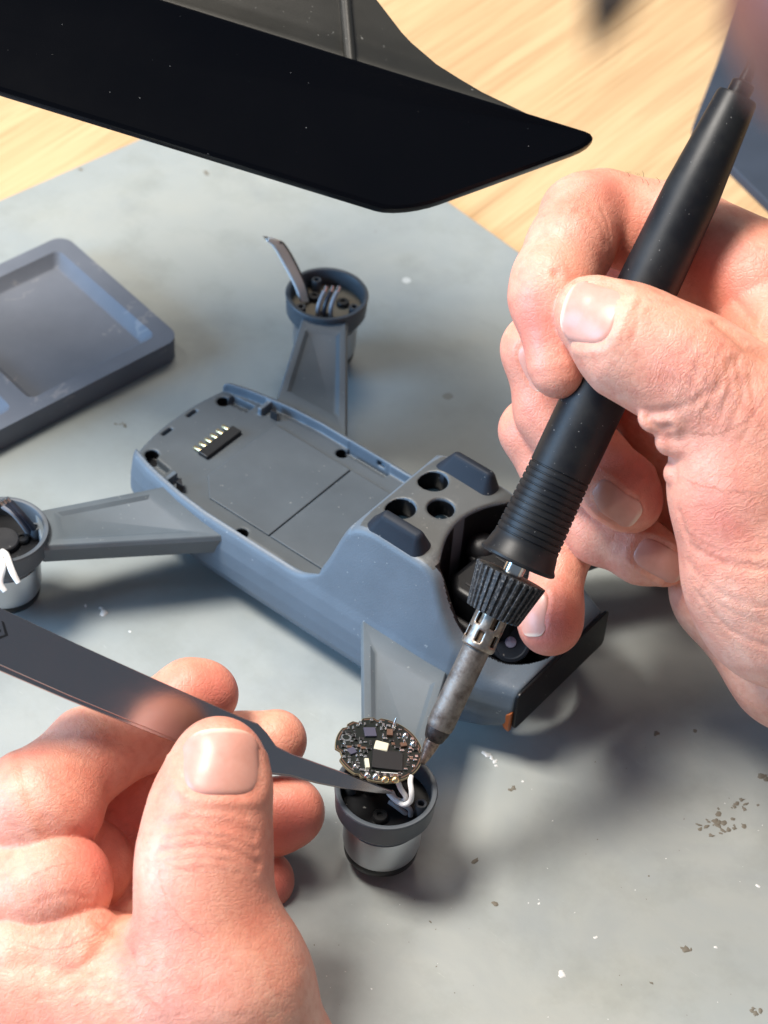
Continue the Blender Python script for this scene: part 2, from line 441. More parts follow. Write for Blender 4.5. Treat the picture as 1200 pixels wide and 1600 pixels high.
class Field:
    def __init__(self, lo, hi, h):
        self.o = np.asarray(lo, float); self.h = h
        self.n = np.ceil((np.asarray(hi)-self.o)/h).astype(int)+1
        self.ax = [self.o[i]+h*np.arange(self.n[i], dtype=np.float32) for i in range(3)]
        self.F = np.full(self.n, 50.0, np.float32)
    def group(self, prims, k):
        """prims: (a, b, ra, rb[, flat normal, flat factor]) tapered capsules blended with radius k -> (slice, field)"""
        pad = k+4
        lo = np.min([np.minimum(p[0]-p[2], p[1]-p[3]) for p in prims], 0)-pad
        hi = np.max([np.maximum(p[0]+p[2], p[1]+p[3]) for p in prims], 0)+pad
        i0 = np.clip(np.floor((lo-self.o)/self.h).astype(int), 0, self.n); i1 = np.clip(np.ceil((hi-self.o)/self.h).astype(int)+1, 0, self.n)
        G = np.full(i1-i0, 50.0, np.float32)
        for p in prims:
            a, b, ra, rb = p[:4]
            plo = np.minimum(a-ra, b-rb)-pad; phi = np.maximum(a+ra, b+rb)+pad
            j0 = np.clip(np.floor((plo-self.o)/self.h).astype(int), i0, i1); j1 = np.clip(np.ceil((phi-self.o)/self.h).astype(int)+1, i0, i1)
            if np.any(j1 <= j0): continue
            X = self.ax[0][j0[0]:j1[0], None, None]; Y = self.ax[1][None, j0[1]:j1[1], None]; Z = self.ax[2][None, None, j0[2]:j1[2]]
            ab = (b-a).astype(np.float32); L = max(float(ab@ab), 1e-6)
            t_ = np.clip(((X-a[0])*ab[0]+(Y-a[1])*ab[1]+(Z-a[2])*ab[2])/L, 0, 1)
            dx = X-a[0]-t_*ab[0]; dy = Y-a[1]-t_*ab[1]; dz = Z-a[2]-t_*ab[2]
            d2 = dx*dx+dy*dy+dz*dz
            if len(p) > 4:
                q = dx*p[4][0]+dy*p[4][1]+dz*p[4][2]; d2 = d2+q*q*(p[5]**2-1)
            d = np.sqrt(d2)-(ra+(rb-ra)*t_)
            s = tuple(slice(x-y, z-y) for x, y, z in zip(j0, i0, j1))
            G[s] = smin(G[s], d.astype(np.float32), k)
        sl = tuple(slice(x, y) for x, y in zip(i0, i1))
        return sl, G
    def merge(self, sg, k):
        sl, G = sg; self.F[sl] = smin(self.F[sl], G, k)
    def sample(self, P):
        g = (np.asarray(P)-self.o)/self.h
        i = np.clip(np.floor(g).astype(int), 0, self.n-2); f = np.clip(g-i, 0, 1); r = 0
        for a in (0, 1):
            for b in (0, 1):
                for c in (0, 1):
                    w = (f[..., 0] if a else 1-f[..., 0])*(f[..., 1] if b else 1-f[..., 1])*(f[..., 2] if c else 1-f[..., 2])
                    r = r+w*self.F[i[..., 0]+a, i[..., 1]+b, i[..., 2]+c]
        return r
    def grad(self, P, e=.8):
        P = np.asarray(P, float)
        g = np.stack([self.sample(P+d)-self.sample(P-d) for d in np.eye(3)*e], -1)
        return g/np.maximum(np.linalg.norm(g, axis=-1, keepdims=True), 1e-6)
    def march(self, P, D, maxd=90):
        P = np.array(P, float); tot = np.zeros(P.shape[:-1])
        for _ in range(60):
            s = self.sample(P); s = np.where(tot > maxd, 0, s)*.85
            P += D*s[..., None]; tot += s
        return P

# ------------------------------------------------------------------ setting
E1 = np.array([.986, -.167, 0]); E2 = np.array([.167, .986, 0])
mb = MB(); mb.prism([(-700, -800), (900, -800), (900, 1300), (-700, 1300)], -30, 3)
o = build('table_top', mb, WOOD, org=(0, 0, 3)); tag(o, 'pale oak wood table top under the grey mat', kind='structure')

mc = np.array([-157.6, 155.9, 0])
mb = MB()
def rrect(x0, y0, x1, y1, r, n=6):
    p = []
    for cx, cy, a0 in ((x1-r, y1-r, 0), (x0+r, y1-r, 90), (x0+r, y0+r, 180), (x1-r, y0+r, 270)):
        for i in range(n+1):
            a = math.radians(a0+90*i/n); p.append((cx+r*math.cos(a), cy+r*math.sin(a)))
    return p
mb.prism(rrect(0, -620, 560, 0, 3), 3.05, 5.0, o=mc, ax=[E1, E2, (0, 0, 1)])
o = build('work_mat', mb, MATM, org=(mc[0], mc[1], 3), bevel=.4); tag(o, 'grey-green rubber work mat with specks and stains under the drone', 'mat')

pc = atz(1080, 205, 5)
mb = MB(); mb.prism(rrect(0, 0, 260, 170, 1.5), 3.05, 6.5, o=(pc[0], pc[1], 0), ax=[unit((.92, -.40, 0)), unit((-.36, .93, 0)), (0, 0, 1)])
o = build('navy_pad', mb, PADM, org=(pc[0], pc[1], 3), bevel=.5); tag(o, 'dark navy pad lying on the wood at the upper right', 'pad')

# ---- sorting tray
tr = empty('sorting_tray', (-115, 10, 5)); tag(tr, 'blue-grey silicone sorting tray with recessed pockets at the left edge', 'tray')
tc = np.array([-143.9, 46.6, 0]); TA = [E1*0+unit((.981, -.19, 0)), unit((.155, .988, 0)), np.array([0, 0, 1.])]
def tray_mesh():
    bm = bmesh.new()
    # grid of cells along u (width) and v (length): frame with pockets
    us = [0, 5.5, 50.0, 56.0]; vs = [0, -5.5, -47.5, -53.0, -95, -100.5, -142, -147]
    b = MB()
    W_, L_ = us[-1], -vs[-1]
    out = rrect(0, -L_, W_, 0, 4.5, 6)
    return out
out = tray_mesh()
mb = MB(); mb.prism(out, 5.05, 12.0, o=tc, ax=TA)
tb = build('tray_body', mb, TRAYM, tr, smooth=40)
cut_list = [(4.8, -47.0, 51.2, -5.2), (4.8, -94.5, 51.2, -52.5), (4.8, -142, 51.2, -100)]
for (x0, y0, x1, y1) in cut_list:
    bm = bmesh.new()
    # sloping pocket walls: wide at the top, narrower at the floor
    n_ = 5; top = rrect(x0, y0, x1, y1, 2.2, n_); bot = rrect(x0+2.8, y0+2.8, x1-2.8, y1-2.8, 1.2, n_)
    def tw(p, z): return tc+TA[0]*p[0]+TA[1]*p[1]+np.array([0, 0, z])
    rings = [[tw(p, 13.0) for p in top], [tw(p, 12.0) for p in top], [tw((p[0]*.25+q[0]*.75, p[1]*.25+q[1]*.75), 9.4) for p, q in zip(top, bot)], [tw(q, 8.8) for q in bot]]
    b_ = MB(); n4 = len(top)
    for r_ in rings: b_.v.extend([tuple(p) for p in r_])
    for k in range(3):
        for i in range(n4): j = (i+1) % n4; b_.f.append((k*n4+j, k*n4+i, (k+1)*n4+i, (k+1)*n4+j))
    b_.f.append(tuple(range(n4))); b_.f.append(tuple(range(4*n4-1, 3*n4-1, -1)))
    cutter = raw_obj('cutter', b_.v, b_.f, TRAYM, tr)
    md = tb.modifiers.new('cut', 'BOOLEAN'); md.operation = 'DIFFERENCE'; md.object = cutter; md.solver = 'EXACT'
def apply_mods(o):
    bpy.context.view_layer.update()
    dg = bpy.context.evaluated_depsgraph_get()
    me = bpy.data.meshes.new_from_object(o.evaluated_get(dg)); o.modifiers.clear(); o.data = me
    return o
def drop_cutters():
    for c in [x for x in bpy.data.objects if x.name.startswith('cutter')]: bpy.data.objects.remove(c, do_unlink=True)
apply_mods(tb); drop_cutters()
for p_ in tb.data.polygons: p_.use_smooth = True
tb.data.set_sharp_from_angle(angle=math.radians(38))
b = tb.modifiers.new('bevel', 'BEVEL'); b.width = .9*MM; b.segments = 3; b.limit_method = 'ANGLE'; b.angle_limit = math.radians(40)

# ------------------------------------------------------------------ drone
dr = empty('drone', (0, 0, 5)); tag(dr, 'grey quadcopter drone lying upside down with open motor cups on the mat', 'drone')
H_ = .34
def body_field():
    xs = np.arange(-61, 65, H_, dtype=np.float32); ys = np.arange(-.5*H_, 27, H_, dtype=np.float32); zs = np.arange(3.4, 51.5, H_, dtype=np.float32)
    X = xs[:, None, None]; Y = ys[None, :, None]; Z = zs[None, None, :]
    W = np.interp(zs, [3, 5, 6.5, 9, 14, 18, 22, 25.5, 28, 47, 52], [8, 13, 17.5, 21.8, 24.3, 24.6, 24.4, 23.5, 22.5, 16.8, 15]).astype(np.float32)
    dl = np.interp(xs, [-62, -58, -55, -50, -45, -37, -28, 40, 46, 55, 63], [9, 6.0, 4.5, 3.0, 2.0, .7, 0, 0, .4, 3.2, 6.4]).astype(np.float32)
    T = np.interp(xs, [-70, 0, 3, 5.6, 7.2, 8.4, 9.5, 10.2, 11.6, 14, 18, 33, 36.5, 41, 45, 51, 56, 64], [28, 28, 28.6, 30.5, 32.2, 35, 40.2, 43.6, 46.4, 47.8, 48.7, 48.4, 46.8, 40, 35.5, 31.6, 28.7, 27.5])
    ker = np.ones(7)/7; T = np.convolve(np.pad(T, 3, 'edge'), ker, 'valid'); T = np.convolve(np.pad(T, 3, 'edge'), ker, 'valid').astype(np.float32)
    slope = np.gradient(T, H_); T_n = (1/np.sqrt(1+slope**2)).astype(np.float32)
    B = np.interp(xs, [-62, -50, -32, 0, 30, 50, 63], [19, 13, 6.5, 5.1, 5.6, 10, 15.7]).astype(np.float32)
    F = (Y+dl[:, None, None]-W[None, None, :])*.95
    crown = np.maximum(Y-9, 0)**2*.012
    F = smax(F, (Z+crown*(xs > 12)[:, None, None]-T[:, None, None])*T_n[:, None, None], 1.5)
    F = smax(F, B[:, None, None]-Z, 3)
    F = smax(F, (-58.6+(Y/20)**2*3.2)-X, 1.5)
    F = smax(F, X-62.4, .8)
    # battery bay, open at the tail
    bay = np.maximum(np.maximum(Y-(21.2-dl[:, None, None]), X-7), 25-Z)
    F = smax(F, -bay, .5)
    pocket = np.maximum(np.maximum(np.abs(X+12)-6.5, np.abs(Y-20.4)-.9), 23.4-Z); F = smax(F, -pocket, .3)
    # tail-corner pocket and ribs
    pk = np.maximum(np.maximum(np.abs(X+50)-3.4, np.abs(Y-15.5+(X+50)*-.12)-1.6), 22.5-Z); F = smax(F, -pk, .4)
    rib = np.maximum(np.maximum(np.abs(X+43.5)-.7, np.abs(Y-18.2)-2.6), Z-27.2); F = smin(F, np.maximum(rib, 23-Z), .3)
    # gimbal cavity
    cyl = np.sqrt((X-46.0)**2+Y**2)-15.6
    slot = np.maximum(np.maximum((32.2+(Y/13)**2*3.0)-X, X-46), np.maximum(Y-14.2, 0)+Y*0-0.0)
    slot = np.maximum(slot, Y-13.4)
    cav = np.maximum(smin(cyl, slot, 3), 13-Z)
    F = smax(F, -cav, .9)
    def hole(cx, cy, r, z):
        nonlocal F
        F = smax(F, -np.maximum(np.sqrt((X-cx)**2+(Y-cy)**2)-r, z-Z), .35)
    hole(17.9, 6.1, 3.55, 42.5); hole(24.9, 0, 3.2, 43.5)
    F = smax(F, -(np.sqrt((X-24.9)**2+Y**2)-3.6+(49-Z)*.9), .3)
    hole(-53.6, 13.4, 1.75, 22); hole(-18.9, 19.0, 1.6, 21)
    for sx, sy in ((-56.6, 4.6),): F = smax(F, -np.maximum(np.maximum(np.abs(X-sx)-.55, np.abs(Y-sy)-1.7), 22-Z), .2)
    slot2 = np.maximum(np.maximum(np.abs(X+8.4)-1.1, np.abs(Y-21)-1.5), np.abs(Z-26)-.8); F = smax(F, -slot2, .2)
    # arm C side notch line
    Fm = np.concatenate([F[:, :0:-1, :], F], 1) if False else np.concatenate([F[:, ::-1, :][:, :-1, :], F[:, 1:, :]], 1)
    yo = -ys[-1]
    return Fm, (xs[0], yo, zs[0])
Fm, og = body_field()
V, Q = surface_nets(Fm, og, H_)
# assign floor faces a separate material slot by making the floor its own object is not needed: the shell is one piece
body = raw_obj('body_shell', V, Q, GREY, dr, smooth=180)
body.data.materials.append(FLOORG); body.data.materials.append(PLATE)
cen = V[Q].mean(1); mi = np.zeros(len(Q), np.int32)
nz = np.cross(V[Q[:, 1]]-V[Q[:, 0]], V[Q[:, 2]]-V[Q[:, 0]]); nz = nz[:, 2]/np.maximum(np.linalg.norm(nz, axis=1), 1e-9)
mi[(cen[:, 0] < 7.5) & (cen[:, 2] < 25.4) & (cen[:, 2] > 20) & (np.abs(cen[:, 1]) < 21) & (nz > .5)] = 1
mi[(cen[:, 2] > 47.0) & (np.abs(cen[:, 1]) < 15.6) & (nz > .6) & (cen[:, 0] > 10)] = 2
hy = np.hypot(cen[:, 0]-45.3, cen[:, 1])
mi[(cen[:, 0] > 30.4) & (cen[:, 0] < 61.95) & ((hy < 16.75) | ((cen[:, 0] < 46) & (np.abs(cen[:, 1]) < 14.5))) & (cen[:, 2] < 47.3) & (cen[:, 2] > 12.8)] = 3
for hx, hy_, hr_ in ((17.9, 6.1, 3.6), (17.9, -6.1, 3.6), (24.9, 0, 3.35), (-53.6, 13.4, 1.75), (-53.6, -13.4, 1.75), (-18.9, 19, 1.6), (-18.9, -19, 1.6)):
    mi[(np.hypot(cen[:, 0]-hx, cen[:, 1]-hy_) < hr_) & (cen[:, 2] < (47.7 if hx > 0 else 24.7)) & (cen[:, 2] > (42 if hx > 0 else 20))] = 3  # black on the hole walls paints in the shade inside them
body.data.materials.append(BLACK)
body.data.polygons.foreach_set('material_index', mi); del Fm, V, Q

# bay panels, connector, pins
for (x0, x1, y0, y1, ch) in ((-38.0, -13.25, -15.6, 15.4, 5.5), (-12.95, 6.6, -15.6, 15.4, 0)):
    mb = MB(); mb.prism([(x0+ch, y0), (x1, y0), (x1, y1), (x0, y1), (x0, y0+ch)] if ch else [(x0, y0), (x1, y0), (x1, y1), (x0, y1)], 25.02, 25.55)
    build('bay_panel', mb, FLOORG, dr, bevel=.25)
mb = MB(); mb.box((-43.6, .75, 25.5), (3.0, 12.9, 1.3)); con = build('battery_connector', mb, CHIPK, dr, bevel=.15)
for i, yy in enumerate((-4.9, -2.9, -.8, 1.3, 3.4, 5.6)):
    mb = MB(); mb.lathe([(0, 0), (.4, .08), (.55, .3), (.55, 2.2)], (-47.2, yy, 25.75), (1, 0, 0), 10); p = build('pin', mb, GOLD, con)
    p.parent = con
# clips and marks at the rim
for s in (-1, 1):
    mb = MB(); mb.prism([(0, 0), (2.2, 0), (0, 1.9)], 25.05, 27.6, o=(-40.8, s*17.6-.9, 0)); build('bay_clip', mb, HOLE, dr, bevel=.1)
# belly plate sensors
for cx, cy in ((17.9, 6.1), (17.9, -6.1)):
    mb = MB(); mb.lathe([(0, 43.6), (2.0, 43.4), (3.3, 42.9), (3.45, 42.6)], (cx, cy, 0), n=32, cap=False); build('sensor_window', mb, LENS, dr)
mb = MB(); mb.lathe([(0, 45.4), (1.0, 45.2), (1.6, 44.6), (1.7, 43.6), (3.1, 43.6)], (24.9, 0, 0), n=32, cap=False); build('sensor_window', mb, LENS, dr)
# rubber feet: wedge-like pads on an oval base
def foot(side):
    def prof(z, dx0, dx1, dy0, dy1): return [(x, y) for x, y in rrect(14.6+dx0, -3.4+dy0, 31.6-dx1, 3.6-dy1, 2.2-.12*abs(dx0), 5)]
    rings = []
    for z, a0, a1, b0, b1 in ((45.2, 0, 0, 0, 0), (47.6, 0, 0, 0, 0), (48.3, .5, .6, .5, .5), (52.2, 3.2, 1.9, 2.4, 1.7), (52.9, 3.7, 2.4, 2.8, 2.1), (53.1, 4.3, 3.0, 3.1, 2.5)):
        r_ = max(.3, min(2.2, .42*min(17-a0-a1, 7.0-b0-b1)))
        rings.append([(x, y*1.0, z) for x, y in rrect(14.6+a0, -3.4+b0, 31.6-a1, 3.6-b1, r_, 5)])
    n = len(rings[0]); b = MB()
    for r_ in rings:
        for x, y, z in r_:
            tilt = -.12*(y)  # plate falls off towards the sides
            b.v.append((x, side*(13.0+y), z-max(0, y)*.28+max(0, -y)*.05))
    for k in range(len(rings)-1):
        for i in range(n):
            j = (i+1) % n; f = (k*n+i, k*n+j, (k+1)*n+j, (k+1)*n+i); b.f.append(f if side > 0 else f[::-1])
    top = tuple(range((len(rings)-1)*n, len(rings)*n)); b.f.append(top if side > 0 else top[::-1])
    o = build('landing_foot', b, NAVY, dr, smooth=50)
    return o
foot(-1); foot(1)
# nose plate and orange tab
mb = MB(); mb.prism(rrect(-18.1, 15.6, 18.1, 27.4, 1.4), 62.45, 63.3, ax=[(0, 1, 0), (0, 0, 1), (1, 0, 0)]); build('nose_plate', mb, BLACK, dr, bevel=.25)
mb = MB(); mb.prism([(62.4, 14.9), (61.0, 15.3), (60.1, 16.6), (60.2, 18.4), (61.0, 20.2), (62.4, 21.6)], 17.6, 18.9, ax=[(1, 0, 0), (0, 0, 1), (0, -1, 0)]); build('orange_tab', mb, ORANGE, dr, bevel=.3)
# gimbal camera
gm = MB(); gm.prism([(34.2, -7.0), (37.5, -10.4), (49, -10.4), (51.5, -8), (52.5, 9), (49, 13), (38, 13), (35.0, 9)], 18, 38.5); g = build('gimbal_camera', gm, BLACK, dr, bevel=1.6, seg=4)
ld = unit((.50, -.48, .72)); lc = np.array([52.4, -6.8, 28.5])
mb = MB(); mb.lathe([(4.7, -7), (5.0, -.4), (4.6, .5), (3.9, .7), (3.6, .4), (0, .35)], lc, ld, 40, cap=False); l1 = build('lens_barrel', mb, NAVY, g)
mb = MB(); mb.lathe([(1.35, .4), (1.25, .6), (.7, .75), (0, .8)], lc, ld, 28, cap=False); build('lens', mb, LENSL, g)
mb = MB(); mb.lathe([(0, -5), (2.6, -4), (3.6, -1.6), (3.8, 0), (3.4, 1.6), (2.2, 2.8), (0, 3.2)], (34.0, 5.5, 37.5), (.2, 0, 1), 32, cap=False); build('gimbal_hub', mb, SOFTBLK, g)
mb = MB(); mb.box((41, -13.0, 29), (12, 2.2, 9)); mb.box((35, 7, 33), (4, 12, 9)); build('gimbal_yoke', mb, SOFTBLK, g, bevel=.9)
mb = MB()
for yy in (-7, -3.5, 4.5, 8): mb.box((43, yy, 38.55), (9, .5, .35))
build('cooling_rib', mb, SOFTBLK, g, bevel=.1)

# arms, cups, motors
HL = 58.33
rng0 = random.Random(8)
def arm(sx, sy):
    """front arms sx=+1, rear arms sx=-1"""
    if sx < 0: P = [(-42.6, 20.4), (-20.2, 22.7), (-48.3, 56.8), (-58.2, 49.4)]
    else: P = [(20.6, 22.2), (46.0, 21.4), (59.6, 49.8), (49.2, 57.0)]
    Zt = [27.0, 25.2, 28.9, 28.3] if sx < 0 else [26.6, 26.4, 28.4, 28.9]
    P = [(x, y*sy) for x, y in P]
    c = np.mean(P, 0)
    def inset(P, d):
        n = len(P); out_ = []
        area = sum(P[i][0]*P[(i+1)%n][1]-P[(i+1)%n][0]*P[i][1] for i in range(n)); sg = 1 if area > 0 else -1
        L = []
        for i in range(n):
            a = np.array(P[i]); b = np.array(P[(i+1)%n]); e = unit(b-a); nrm = np.array([-e[1], e[0]])*sg
            L.append((a+nrm*d[i], e))
        for i in range(n):
            (a, e), (b, f) = L[i-1], L[i]
            tt = np.linalg.solve(np.stack([e, -f], 1), b-a); out_.append(tuple(a+e*tt[0]))
        return out_
    A = np.c_[np.array(P), np.ones(4)]; cf = np.linalg.lstsq(A, np.array(Zt), rcond=None)[0]
    zf = lambda p: p[0]*cf[0]+p[1]*cf[1]+cf[2]
    # edge order: P0-P1 at the body, P1-P2, P2-P3 at the cup, P3-P0
    i1 = inset(P, [5.2, 2.2, 4.6, 2.2]); i2 = inset(P, [6.3, 3.2, 5.7, 3.2])
    low = inset(P, [-.2, .9, 0, .9])
    rings = [[(p[0], p[1], zf(p)-6.2) for p in low], [(p[0], p[1], zf(p)-1.2) for p in P], [(p[0], p[1], zf(p)) for p in inset(P, [.0, .55, .0, .55])],
             [(p[0], p[1], zf(p)) for p in i1], [(p[0], p[1], zf(p)-.6) for p in i2]]
    b = MB()
    for r_ in rings: b.v.extend(r_)
    area = sum(P[i][0]*P[(i+1)%4][1]-P[(i+1)%4][0]*P[i][1] for i in range(4))
    for k in range(4):
        for i in range(4):
            j = (i+1) % 4; f = (k*4+i, k*4+j, (k+1)*4+j, (k+1)*4+i); b.f.append(f if area > 0 else f[::-1])
    b.f.append((16, 17, 18, 19) if area > 0 else (19, 18, 17, 16)); b.f.append((3, 2, 1, 0) if area > 0 else (0, 1, 2, 3))
    return build('arm', b, ARMG, dr, smooth=30, bevel=.45, seg=3)
def motor(sx, sy, style):
    c = np.array([sx*HL, sy*60.0, 0])
    mb = MB(); mb.lathe([(9.4, 22.6), (10.1, 23.2), (10.75, 24.4), (11.05, 29.4), (11.15, 29.8), (10.95, 30.1), (10.1, 30.1), (9.9, 29.9), (9.75, 25.3), (0, 25.2)], c, n=64, cap=False)
    cup = build('motor_cup', mb, CUPG, dr, smooth=50)
    mb = MB(); mb.lathe([(0, 25.35), (9.6, 25.35)], c, n=48, cap=False); build('cup_floor', mb, TAN if style == 'B' else BLACK, cup)
    angs = {'C': (200, 20, 110, 290), 'B': (150, 15, 250, 80), 'A': (300, 190, 60, 120), 'D': (0, 90, 180, 270)}[style]
    for a in angs[:3]:
        a = math.radians(a); q = c+np.array([math.cos(a), math.sin(a), 0])*8.0
        mb = MB(); mb.lathe([(1.35, 25.4), (1.35, 28.4), (1.2, 28.6), (.75, 28.6), (.7, 27.0), (0, 27.0)], q, n=20, cap=False); build('screw_post', mb, CUPG, cup)
    for a in (35, 155, 275):
        a = math.radians(a+20); q = c+np.array([math.cos(a), math.sin(a), 0])*4.6
        mb = MB(); mb.lathe([(1.75, 25.4), (1.75, 26.3), (1.5, 26.6), (.75, 26.6), (.7, 26.1), (0, 26.1)], q, n=20, cap=False); build('screw', mb, CHIPK, cup)
    if style == 'A':
        mb = MB(); mb.lathe([(4.0, 25.4), (4.0, 26.6), (3.7, 26.9), (0, 26.9)], c, n=32, cap=False); build('hub_disc', mb, SOFTBLK, cup)
    # bell
    bell = MB(); bell.lathe([(8.2, 23.6), (8.3, 21.4), (7.7, 21.2), (7.7, 20.7), (8.5, 20.4), (8.62, 19.6), (8.62, 13.4), (8.3, 11.6), (7.9, 10.6)], c, n=56)
    build('motor_bell', bell, SILVER, dr, smooth=35)
    mb = MB(); mb.lathe([(8.15, 11.4), (8.25, 10.6), (8.1, 9.2), (7.4, 8.5), (3.2, 8.4), (3.0, 5.3), (0, 5.2)], c, n=48); build('motor_base', mb, BLACK, dr, smooth=40)
    return cup
for sx, sy, st in ((-1, -1, 'A'), (-1, 1, 'B'), (1, -1, 'C'), (1, 1, 'D')):
    arm(sx, sy); cup = motor(sx, sy, st)
    if st == 'B':
        for k, off in enumerate((-6, -3.2, -.4, 2.6, 5.4)):
            fr = rng0.uniform(-2, 2)
            mb = MB(); mb.tube([at(477+off*.9, 471, 606+off*.25), at(469+off*1.1, 445, 603+off*.25), at(451+off*1.3, 408, 599+off*.25), at(436+off*1.2, 383, 595+off*.25), at(427+off*1.5, 374+abs(off+4)*.5+fr, 593+off*.25)], [.55, .62, .62, .62, .55], 10)
            build('wire', mb, (WHITEW, WHITEW, WHITEW, WHITEW, DARKW)[k], dr, smooth=80)
            mb = MB()
            for q in range(3):
                e0 = at(427+off*1.5, 374+abs(off+4)*.5+fr, 593+off*.25); mb.tube([e0, e0+CR*(-1.0+rng0.uniform(-.5, .5))+CU*(.4+rng0.uniform(-.5, .5))], [.22, .1], 6)
            build('bare_strand', mb, SOLDER, dr)
        for k in range(3):
            x0 = 497+k*10
            mb = MB(); mb.tube([at(x0, 496, 602.5), at(x0, 482, 600), at(x0+5, 466, 599.5), at(x0+10, 456, 600)], .62, 10); build('wire', mb, (GREYW, DARKW, GREYW)[k], dr)
            mb = MB(); mb.tube([at(x0+10, 457, 600), at(x0+13, 447, 600)], [.62, .5], 8); build('wire_end', mb, SOLDER, dr)
    if st == 'A':
        for k, (xa, xb, yb) in enumerate(((6, 29, 911), (-6, 8, 924), (-16, -10, 922))):
            mb = MB(); mb.tube([at(xa-2, 862, 530), at(xa+4, 868, 525), at(xa+10, 885, 521), at(xb-8, yb-14, 520), at(xb, yb, 520)], [.75, .8, .8, .8, .6], 10); build('wire', mb, WHITEW, dr)
        for k in range(3):
            mb = MB(); mb.tube([at(62-k*7, 842-k*2, 540), at(50-k*7, 822-k, 536), at(34-k*6, 803, 533), at(16-k*6, 784+k*3, 532)], .72, 10); build('wire', mb, (DARKW, DARKW, GREYW)[k], dr)
            mb = MB(); mb.tube([at(17-k*6, 785+k*3, 532), at(11-k*6, 778+k*3, 531)], .5, 8); build('wire_end', mb, SOLDER, dr)

# ------------------------------------------------------------------ circuit board held over the near cup
rng = random.Random(4)
bc = at(592, 1171, 484)
bx = unit(CR*.976-CU*.215); byv = unit(unit(CU*.976+CR*.215)*.63+CF*.777); bz = np.cross(bx, byv)
if np.dot(bz, -CF) < 0: bz = -bz
BA = [bx, byv, bz]
bd = empty('circuit_board', bc-np.array([0, 0, 2])); tag(bd, 'small round black circuit board with silver components held above the nearest motor cup', 'circuit board')
RB = 9.5; poly = []
for i in range(72):
    a = 2*math.pi*i/72; r_ = RB
    for c_, w_, d_ in ((205, 6, .9), (128, 5, .8), (150, 3, .5), (100, 5, .7), (250, 3, .5), (262, 2.5, .5), (15, 4, .4)):
        if abs((math.degrees(a)-c_+180) % 360-180) < w_: r_ = RB-d_
    poly.append((r_*math.cos(a), r_*math.sin(a)))
mb = MB(); mb.prism(poly, -.55, .0, o=bc, ax=BA); build('board_edge', mb, PCBE, bd, smooth=30)
mb = MB(); mb.prism([(x*.985, y*.985) for x, y in poly], .005, .06, o=bc, ax=BA); build('board_face', mb, PCBM, bd, smooth=30)
rt = MB()
for i in range(72):
    if i % 12 in (0, 1, 5): continue
    (x0, y0), (x1, y1) = poly[i], poly[(i+1) % 72]
    rt.add([bc+bx*x0*q+byv*y0*q+bz*z for q in (.93, .955) for z in (.061, .085)]+[bc+bx*x1*q+byv*y1*q+bz*z for q in (.93, .955) for z in (.061, .085)], [(1, 3, 7, 5), (0, 1, 5, 4), (2, 6, 7, 3)])
build('edge_trace', rt, CHIPB, bd, smooth=0)
def bp(x, y, z=0): return bc+bx*x+byv*y+bz*z
def comp(name, x, y, sx, sy, sz, m_, rot=0, bev=.06):
    ca, sa = math.cos(rot), math.sin(rot)
    mb = MB(); mb.box(bp(x, y, .06+sz/2), (sx, sy, sz), [bx*ca+byv*sa, -bx*sa+byv*ca, bz]); return build(name, mb, m_, bd, bevel=bev, seg=1)
comp('power_chip', 2.2, -3.0, 6.6, 5.4, .55, CHIPK, .12)
comp('ceramic_chip', .4, .6, 3.0, 2.6, .75, CHIPW, -.05, .2)
comp('driver_chip', -2.6, 4.2, 2.6, 2.6, .5, CHIPP, .3)
comp('driver_chip', -5.6, -2.5, 1.7, 1.7, .45, CHIPP, .7)
comp('brown_capacitor', 1.6, 5.2, 1.3, 1.8, .7, CHIPB, .1); comp('brown_capacitor', 5.0, 2.6, 1.4, 1.1, .6, CHIPB, .4)
comp('white_capacitor', -1.9, -5.4, .9, 2.6, .8, CHIPW, .25)
mb = MB(); mb.box(bp(2.9, -6.3, .1), (6.0, .16, .08), [unit(bx*.98+byv*.2), unit(byv*.98-bx*.2), bz]); build('silk_line', mb, WHITEW, bd)
mb = MB(); mb.lathe([(.55, 0), (.42, 1.0), (.15, 3.0), (0, 3.2)], bp(2.2, 6.6, .05), unit(bz+byv*.25), 12); build('solder_spike', mb, SOLDER, bd)
for (x, y, r_) in ((5.0, 5.6, .75), (7.0, 3.6, .8), (.5, -8.2, .8), (2.5, -8.4, .85), (4.6, -7.9, .85), (-1.4, -8.4, .7), (-4.3, -6.8, .5)):
    mb = MB(); mb.lathe([(r_*1.1, 0), (r_, .3), (r_*.75, .65), (r_*.35, .85), (0, .9)], bp(x, y, .04), bz, 16, cap=False); build('solder_joint', mb, SOLDER if y > -7 else GOLD if x > 2 else SOLDER, bd, smooth=80)
placed = [(2.2, -3, 3.9), (.4, .6, 2.1), (-2.6, 4.2, 2), (1.6, 5.2, 1.2), (5, 2.6, 1.1), (-1.9, -5.4, 1.4), (2.2, 6.6, .8), (5, 5.6, 1), (7, 3.6, 1), (-7.4, 1.4, 1.0)]
k = 0; tries = 0
